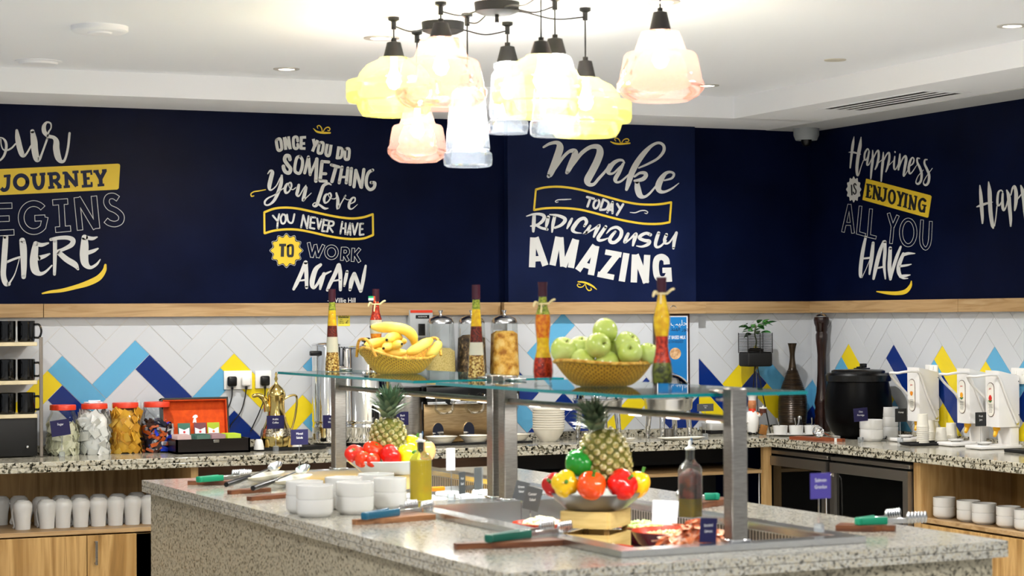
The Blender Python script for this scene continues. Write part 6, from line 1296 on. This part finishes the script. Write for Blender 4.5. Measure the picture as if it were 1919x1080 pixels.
paddle('serving_board', 'brown wooden board under the tongs at the right end of the island', pb(1678, 996), pb(1570, 993), .09, .018, M_bd, z=IW); tongs('green handled tongs on a board at the right end of the island', pb(1606, 985, .919), pb(1706, 978, .919), '#0f8f6b', .9188, .62)
paddle('serving_board', 'brown wooden board behind the dark oil bottle on the far side', pb(1312, 953), pb(1362, 942), .06, .02, M_bd, z=IW); tongs('green handled tongs lying behind the dark oil bottle', pb(1347, 935, .925), pb(1290, 936, .925), '#0d8f70', .9208, .15)
def spoonrest(lab_r, lab_s, lab_b, A, B, bA, bB):
    paddle('serving_board', lab_b, bA, bB, .06, .015, M_bd, z=IW)
    A, B = Vector((A.x, A.y, IW+.0155)), Vector((B.x, B.y, IW+.0155)); d = B-A; L = d.length; r = math.atan2(d.y, d.x)
    t = tag(obj('spoon_rest', M_ivory, lathe([(0, .0), (.5, 0), (.8, .010), (1.0, .022), (.985, .024), (.76, .013), (.45, .004), (0, .004)], 36) if False else sc3(lathe([(0, .0), (.5, 0), (.8, .010), (1.0, .022), (.985, .024), (.76, .013), (.45, .004), (0, .004)], 36), L*.33, .045, 1), loc=A+d*.66, rot=r), lab_r, 'spoon rest')
    s = thing('serving_spoon', lab_s, 'spoon', A+Vector((0, 0, .004)), r)
    obj('handle', M_black, tube([(0, 0, .008), (L*.2, 0, .014), (L*.40, 0, .022)], [.010, .011, .007], 10), parent=s)
    obj('shank', M_steelw, tube(crv([(L*.40, 0, .022), (L*.58, 0, .030), (L*.72, 0, .036)], 3), .004, 8), parent=s)
    obj('bowl', M_steelw, tf(sc3(lathe([(0, -.014), (.6, -.009), (.9, .0), (1.0, .008), (.95, .008), (.55, -.006), (0, -.011)], 24), .042, .028, 1), Matrix.Translation((L*.86, 0, .040)) @ Matrix.Rotation(-.35, 4, 'Y')), parent=s)
spoonrest('white spoon rest under the spoon nearest the far left tongs', 'black handled serving spoon nearest the far left tongs', 'brown board under the first black handled spoon', pb(424, 922), pb(530, 900), pb(430, 927), pb(500, 921))
spoonrest('white spoon rest left of the white bowls', 'black handled serving spoon just left of the white bowls', 'brown board under the spoon beside the white bowls', pb(474, 929), pb(582, 906), pb(467, 939), pb(545, 931))
# ---- signs on the island
sign('dark navy card on a clear block at the far end of the island', M_navyc, 544, 578, 805, 834, 561, 888, ['Mixed', 'Salads'], z=.9205)
sign('blank white card on a clear block on the rim between the wells', M_cardw, 835, 853, 840, 882, 846, 940, [], z=.9205, rot=.0)
sign('purple card on a clear block at the right rim of the near well', mat('purple_card', '#4a3f92', .35), 1515, 1560, 887, 935, 1535, 998, ['Salmon', 'Gravlax'], z=.9205)
def wsign(label, M, x0, x1, y0, y1, px, t_, lines, rot=0.0, z0=.8345, tilt=0.0):
    P = ist(px, t_, z0); u = upp(P); w_, h_ = (x1-x0)*u, (y1-y0)*u; zc = zpx(P, (y0+y1)/2)-z0; t = thing('sign_stand', label, 'sign', P, rot)
    obj('foot', M_acryl, cyl(.014, 0, .004, 16), parent=t); obj('wire', M_chrome, tube([(0, 0, .004), (0, 0, zc-h_*.2)], .0012, 6), parent=t)
    c = obj('card', M, ry(rbox(0, 0, 0, w_/max(.3, cos(rot)), .0016, h_, .0006, 1), tilt), parent=t); c.location = (((x0+x1)/2-px)*u, -.003, zc)
    for k, ln in enumerate(lines): label3d(ln, h_*.16, M_txt, c, (0, -.0011, h_*(.2-.24*k)), (pi/2, 0, 0), sx=.8, ext=.0001)
wsign('grey acrylic card left of the double steel posts', M_greyc, 857, 875, 885, 926, 864, 2.15, ['Fruit', 'Salad'], .6)
wsign('pale clear card just left of the double steel posts', M_acryl, 884, 907, 876, 918, 897, 2.10, [], .5)
wsign('grey card half hidden right of the double steel posts', M_greyc, 966, 989, 902, 938, 977, 1.52, ['Green', 'Salad'], -.5, tilt=.25)
wsign('grey card in front of the near plate, at its left', M_greyc, 985, 1012, 913, 957, 994, 1.38, ['Caesar', 'Salad'], -.5, tilt=.25)
wsign('blank white card standing in the big red bowl of the near well', M_cardw, 1221, 1272, 939, 984, 1240, .62, [], -.1, tilt=.08)
wsign('dark navy salmon card by the near steel post', M_navyc, 1309, 1345, 971, 1017, 1327, .235, ['Smoked', 'Salmon'], 0, tilt=.06)
# ---- food in the wells
M_rbowl = mat('bowl_red', '#b23a24', .25); M_dbowl = mat('bowl_maroon', '#4a1220', .2)
def foodbowl(label, px, t_, R, h, flabel, M_food, dome, M_out=M_dbowl, fname='salad'):
    P = ist(px, t_, WF+.0005); t = thing('salad_bowl', label, 'bowl', P)
    obj('outer', M_out, lathe([(0, 0), (R*.5, 0), (R*.82, h*.5), (R, h)], 40), parent=t)
    obj('inner', M_rbowl, lathe([(R, h), (R*.985, h+.002), (R*.8, h*.55), (R*.5, .008), (0, .008)], 40), parent=t)
    rnd = random.Random(int(px)); S = [lathe([(0, h*.5), (R*.8, h*.58), (R*.7, h*.75), (R*.4, h*.75+dome*.7), (0, h*.75+dome)], 24)]
    for k in range(90):
        a = rnd.random()*6.28; q = math.sqrt(rnd.random()); z = h*.75+dome*(1-q*q)*.9; S.append(mv(ball(.007+.004*rnd.random(), n=6), (R*.72*q*cos(a), R*.72*q*sin(a), z)))
    tag(obj(fname, M_food, *S, loc=P), flabel, 'food', None, 'stuff')
M_cous = noise_mat('couscous', [(.3, '#cdb98a'), (.7, '#ece2c4')], (1, 1, 1), 3, 120, .7); M_chick = noise_mat('chickpea_salad', [(.35, '#7d8f3a'), (.5, '#dccf9a'), (.7, '#efe6c6')], (1, 1, 1), 3, 90, .6); M_lett = noise_mat('lettuce', [(.3, '#86b03c'), (.7, '#e6ecae')], (1, 1, 1), 3, 30, .5)
foodbowl('large maroon bowl with red inside in the near well', 1258, .66, .125, .075, 'chickpea salad in the large maroon bowl', M_chick, .012)
foodbowl('small red bowl of grain salad at the left rim of the near well', 1135, .50, .085, .055, 'grain salad in the small red bowl', M_cous, .02, M_rbowl)
foodbowl('red bowl left behind the near pine crate', 1015, 1.30, .10, .05, 'pale sliced salad in the bowl behind the near crate', M_cous, .03, M_rbowl)
foodbowl('maroon bowl of lettuce right behind the near pine crate', 1205, 1.0, .10, .055, 'lettuce in the bowl behind the near crate', M_lett, .03)
P = ist(1302, .36, WF+.0005)
tag(obj('oval_platter', mat('platter_lime', '#b9c92c', .3), lathe([(0, 0), (.09, 0), (.125, .016), (.1235, .018), (.088, .004), (0, .004)], 40, sy=.62), loc=P, rot=IROT), 'lime green oval platter under the smoked salmon', 'platter')
rnd = random.Random(11); S = []
for k in range(46):
    a = rnd.random()*6.28; q = math.sqrt(rnd.random())*.92; L = rnd.uniform(.03, .05)
    pts = [(-L, 0, 0), (-L*.4, .006, .01), (L*.2, -.004, .012), (L, .004, .0)]
    rib_ = [[(x, y+s*.014, z+.004*abs(s)) for x, y, z in crv(pts, 4)] for s in (-1, 0, 1)]; n = len(rib_[0]); V = [p for r in rib_ for p in r]; F = [(r*n+i, r*n+i+1, (r+1)*n+i+1, (r+1)*n+i) for r in range(2) for i in range(n-1)]
    S.append(tf((V, F), Matrix.Translation((.105*q*cos(a), .058*q*sin(a), .016+.098*(1-q*q*.8)*rnd.uniform(.72, 1.05))) @ Matrix.Rotation(rnd.random()*6.28, 4, 'Z') @ Matrix.Rotation(rnd.uniform(-.6, .6), 4, 'X') @ Matrix.Rotation(rnd.uniform(-.5, .5), 4, 'Y')))
S.append(sc3(ball(1, n=16), .095, .052, .085))
S[-1] = mv(S[-1], (0, 0, .012)); S[-1] = ([(x, y, max(z, .005)) for x, y, z in S[-1][0]], S[-1][1])
tag(obj('smoked_salmon', noise_mat('salmon', [(.35, '#e87a3e'), (.5, '#f2a878'), (.68, '#f8dcc8')], (1, 1, 1), 3, 32, .35, dist_=1.5), *S, loc=P+Vector((0, 0, .0045)), rot=IROT), 'heap of orange smoked salmon slices at the near rim', 'food', None, 'stuff')
P = ist(860, 2.35, WF+.0005)
tag(obj('cheese_tray', M_ceram, rbox(0, 0, .022, .40, .36, .044, .006), loc=P, rot=IROT), 'wide white tray in the far well behind the oil bottle', 'tray')
for k in range(9):
    x, y = -.15+.15*(k % 3), -.11+.11*(k//3); a = .3*((k*5) % 4-1.5)
    Q = P+IBX*x+IAX*y; tag(obj('portion_pack', mat('pack_white', '#dfdfe6', .4), rbox(0, 0, .009, .08, .06, .018, .006), loc=(Q.x, Q.y, P.z+.0445), rot=a), 'white wrapped portion pack on the white tray, %s of the %s row' % (('left', 'middle', 'right')[k % 3], ('front', 'middle', 'rear')[k//3]), 'pack', 'packs on the white tray')
P = ist(812, 2.62, WF+.05); t = thing('knife', 'orange handled knife lying across the far well', 'knife', P, .1)
obj('handle', mat('knife_orange', '#f08a10', .35), rz(rbox(0, 0, .009, .10, .02, .018, .006), 0), parent=t); obj('blade', M_steelw, box(.11, 0, .007, .14, .002, .02), parent=t)
P = ist(655, 3.22, WF+.0005)
tag(obj('cheese_slab', noise_mat('yellow_cheese', [(.3, '#e8a80c'), (.7, '#f6c41c')], (1, 1, 1), 2, 20, .4), rbox(0, 0, .02, .44, .14, .04, .008), loc=P, rot=IROT), 'long yellow slab of cheese at the far end of the far well', 'food')
# ================================================================ CEILING FITTINGS AND PENDANTS
M_lens = mat('lamp_lens', '#fff6e6', .4, emit=9)
def downlight(label, px, py, r=.062, on=True):
    P = at(px, py, ZR); t = thing('recessed_downlight', label, 'ceiling light', (P.x, P.y, ZR))
    obj('trim_ring', mat('ring_grey', '#b9b6b0', .4), lathe([(r*.62, -.001), (r*.66, -.005), (r, -.004), (r*1.02, 0)], 36), parent=t)
    obj('lens', M_lens, lathe([(0, -.0025), (r*.62, -.0025)], 30), parent=t); return t
downlight('lit recessed downlight left of the pendants', 537, 129); downlight('lit recessed downlight half hidden by the pink pendant on the right', 1325, 160); downlight('lit recessed downlight behind the left yellow pendant', 715, 71, .075)
downlight('lit recessed downlight at the upper right corner', 1897, 48); downlight('lit recessed downlight cut off by the top edge above the pink pendant', 1240, 3, .07)
def disc(name, label, cat, px, py, prof, M):
    P = at(px, py, ZR); t = tag(obj(name, M, lathe(prof, 40), loc=(P.x, P.y, ZR)), label, cat); return t
disc('ceiling_sensor', 'thick round white detector on the ceiling at upper left', 'detector', 187, 50, [(0, -.03), (.045, -.03), (.05, -.024), (.075, -.022), (.105, -.024), (.114, -.018), (.115, 0)], M_white)
disc('ceiling_speaker', 'flat round white speaker on the ceiling near the left edge', 'speaker', 72, 115, [(0, -.016), (.085, -.016), (.09, -.006), (.108, -.004), (.108, 0)], M_white)
disc('ceiling_plate', 'small flat round plate on the ceiling above the air vent', 'ceiling plate', 1565, 112, [(0, -.004), (.05, -.004), (.052, 0)], mat('plate_beige', '#c9c3b4', .5))
# vent
A, B, C_, D_ = [at(x, y, ZC) for x, y in ((1545, 202), (1752, 170), (1822, 175), (1612, 208))]
x0, x1, y0, y1 = A.x-.0, D_.x, min(B.y, C_.y), max(A.y, D_.y); cx, cy = (x0+x1)/2, (y0+y1)/2
vt = thing('air_vent', 'long slotted air vent in the soffit on the right', 'vent', (cx, cy, ZC)); w_, l_ = x1-x0, y1-y0
obj('backing', mat('vent_dark', '#040404', .8), box(0, 0, -.0006, w_*.86, l_*.94, .001), parent=vt)
obj('frame', M_white, box(w_*.46, 0, -.0015, w_*.08, l_, .003), box(-w_*.46, 0, -.0015, w_*.08, l_, .003), box(0, l_*.48, -.0015, w_*.84, l_*.04, .003), box(0, -l_*.48, -.0015, w_*.84, l_*.04, .003), parent=vt)
for k in range(3): obj('slat', M_white, box(-w_*.21+k*w_*.21, 0, -.0018, w_*.085, l_*.92, .0014), parent=vt)
# dome camera
P = at(1511, 241, ZC-.003); u = upp(P); t = thing('dome_camera', 'grey dome security camera in the corner under the soffit', 'camera', (P.x, P.y, ZC-.0032))
obj('housing', mat('cam_grey', '#8a8f93', .5), lathe([(0, -.02), (20*u, -22*u), (23.5*u, -14*u), (24*u, -12*u), (24*u, 0), (0, 0)], 36), parent=t); obj('dome', M_black, lathe([(0, -34*u), (4*u, -33.4*u), (8*u, -30*u), (10*u, -25*u), (10.3*u, -21*u)], 28), parent=t)
# pendants
def shade_mat(name, tint, dc, diff): return glass_mat(name, tint, diff, dc, .08, .45)
S_Y = shade_mat('shade_yellow', '#fbf8cc', '#f2ea8e', .27); S_P = shade_mat('shade_pink', '#fad9ce', '#f2bfae', .20); S_C = shade_mat('shade_clear', '#eef4fb', '#dfe9fb', .17)
M_bulb = mat('bulb', '#fff1d8', .4, emit=60)
Y_ = [(27,0),(30,4),(52,14),(66,30),(70,42),(88,43),(91,47),(91,74),(88,82),(72,84),(68,97),(62,106),(60,108)]
P_ = [(24,0),(36,3),(42,18),(49,38),(64,42),(69,48),(77,86),(77,91),(82,98),(81,111),(70,123),(52,132)]
C_p = [(20,0),(28,5),(33,18),(42,113),(42,116),(39.5,119),(45,123),(46,135),(45,145),(40,148)]
C2 = [(18,0),(27,3),(27,11),(24,15),(31,24),(36,99),(33,106),(38,112),(39,124),(36,134)]
def pendant(label, px, y_hook, y_sock, y_top, y_bot, prof, M, d, scale, watt=3.0, hookpx=None, can=None, sag=.05):
    hp = dist(hookpx or px, y_hook, d); top = dist(px, y_sock, d); P = Vector((top.x, top.y, ZR)); u = upp(top)
    t = thing('pendant_lamp', label, 'pendant lamp', P, 0, 'coloured glass pendants')
    Z = lambda py: dist(px, py, d).z-ZR
    obj('ceiling_hook', M_black, lathe([(.003, -.05), (.010, -.048), (.010, -.018), (.022, -.012), (.022, 0), (0, 0)], 18), parent=t)
    obj('cord', M_black, tube([(0, 0, -.02), (0, 0, Z(y_sock))], .0032, 8), parent=t)
    if can is not None:
        q = Vector(can)-P; obj('feed_cord', M_black, tube(crv([(0, 0, -.035), tuple(q*.35+Vector((0, 0, -.035-sag*.3))), tuple(q*.7+Vector((0, 0, -.03))), (q.x*.93, q.y*.93, -.03)], 6), .0032, 8), parent=t)
    s = obj('socket', M_blackm, lathe([(0, Z(y_sock)), (5*u, Z(y_sock)), (5*u, Z(y_sock+6)), (13*u*scale, Z(y_sock+8)), (20*u*scale, Z(y_top-1)), (20*u*scale, Z(y_top)), (0, Z(y_top))], 26), parent=t)
    pr = [(r*u*scale, Z(y_top+z*(y_bot-y_top)/prof[-1][1])) for r, z in prof]
    obj('shade', M, lathe(pr, 56), parent=t)
    zb = Z(y_top+(y_bot-y_top)*.42); R = .030
    b = obj('bulb', M_bulb, lathe([(0, zb-R), (R*.6, zb-R*.8), (R, zb), (R*.8, zb+R*.7), (R*.45, zb+R*1.7), (R*.42, Z(y_top)), (0, Z(y_top))], 20), parent=t)
    l = bpy.data.lights.new('pendant_light', 'POINT'); l.energy = watt*13; l.color = (.94, .98, 1); l.shadow_soft_size = .032
    lo = bpy.data.objects.new('pendant_light', l); COL.objects.link(lo); lo.location = (P.x, P.y, ZR+zb-.0)
    return t
CN = []
for lab, px, py in (('black round ceiling canopy feeding the left pendants', 830, 46), ('black round ceiling canopy at the top edge feeding the middle pendants', 931, 9)):
    P = at(px, py-4, ZR); t = thing('ceiling_canopy', lab, 'canopy', (P.x, P.y, ZR)); CN.append(P)
    obj('disc', M_blackm, lathe([(0, -.045), (.06, -.045), (.083, -.035), (.086, -.004), (.086, 0), (0, 0)], 36), parent=t); obj('strain_relief', M_black, cyl(.008, -.075, -.045, 12), parent=t)
pendant('wide yellow dome glass pendant on the far left', 738, 32, 72, 108, 217, Y_, S_Y, 8.24, .99, can=CN[0])
pendant('smaller pink stepped glass pendant hanging low on the left', 782, 58, 165, 203, 304, P_, S_P, 8.64, .69, 2.5, can=CN[0])
pendant('large pink stepped glass pendant in the left cluster', 826, 0, 35, 70, 205, P_, S_P, 7.85, 1.05, can=CN[1])
pendant('tall clear bottle glass pendant hanging lowest', 876, 25, 132, 165, 313, C_p, S_C, 8.15, 1.0, 2.5, hookpx=874, can=CN[1])
pendant('slim clear glass pendant behind the yellow dome in the middle', 951, 42, 80, 116, 251, C2, S_C, 8.4, 1.0, 2.5, can=CN[0])
pendant('wide bright yellow dome glass pendant in the middle', 1014, -10, 70, 103, 220, Y_, S_Y, 7.45, 1.03, 3.5, can=CN[1])
pendant('clear bottle glass pendant just behind the middle yellow dome', 1040, -6, 65, 102, 256, C_p, S_C, 7.74, 1.06, 2.5, can=CN[1])
pendant('yellow dome glass pendant on the right of the cluster', 1097, 5, 107, 146, 257, Y_, S_Y, 8.02, .95, can=CN[1])
pendant('large pink stepped glass pendant hanging alone on the right', 1237, -30, 15, 57, 190, P_, S_P, 7.5, 1.0, 3.5)
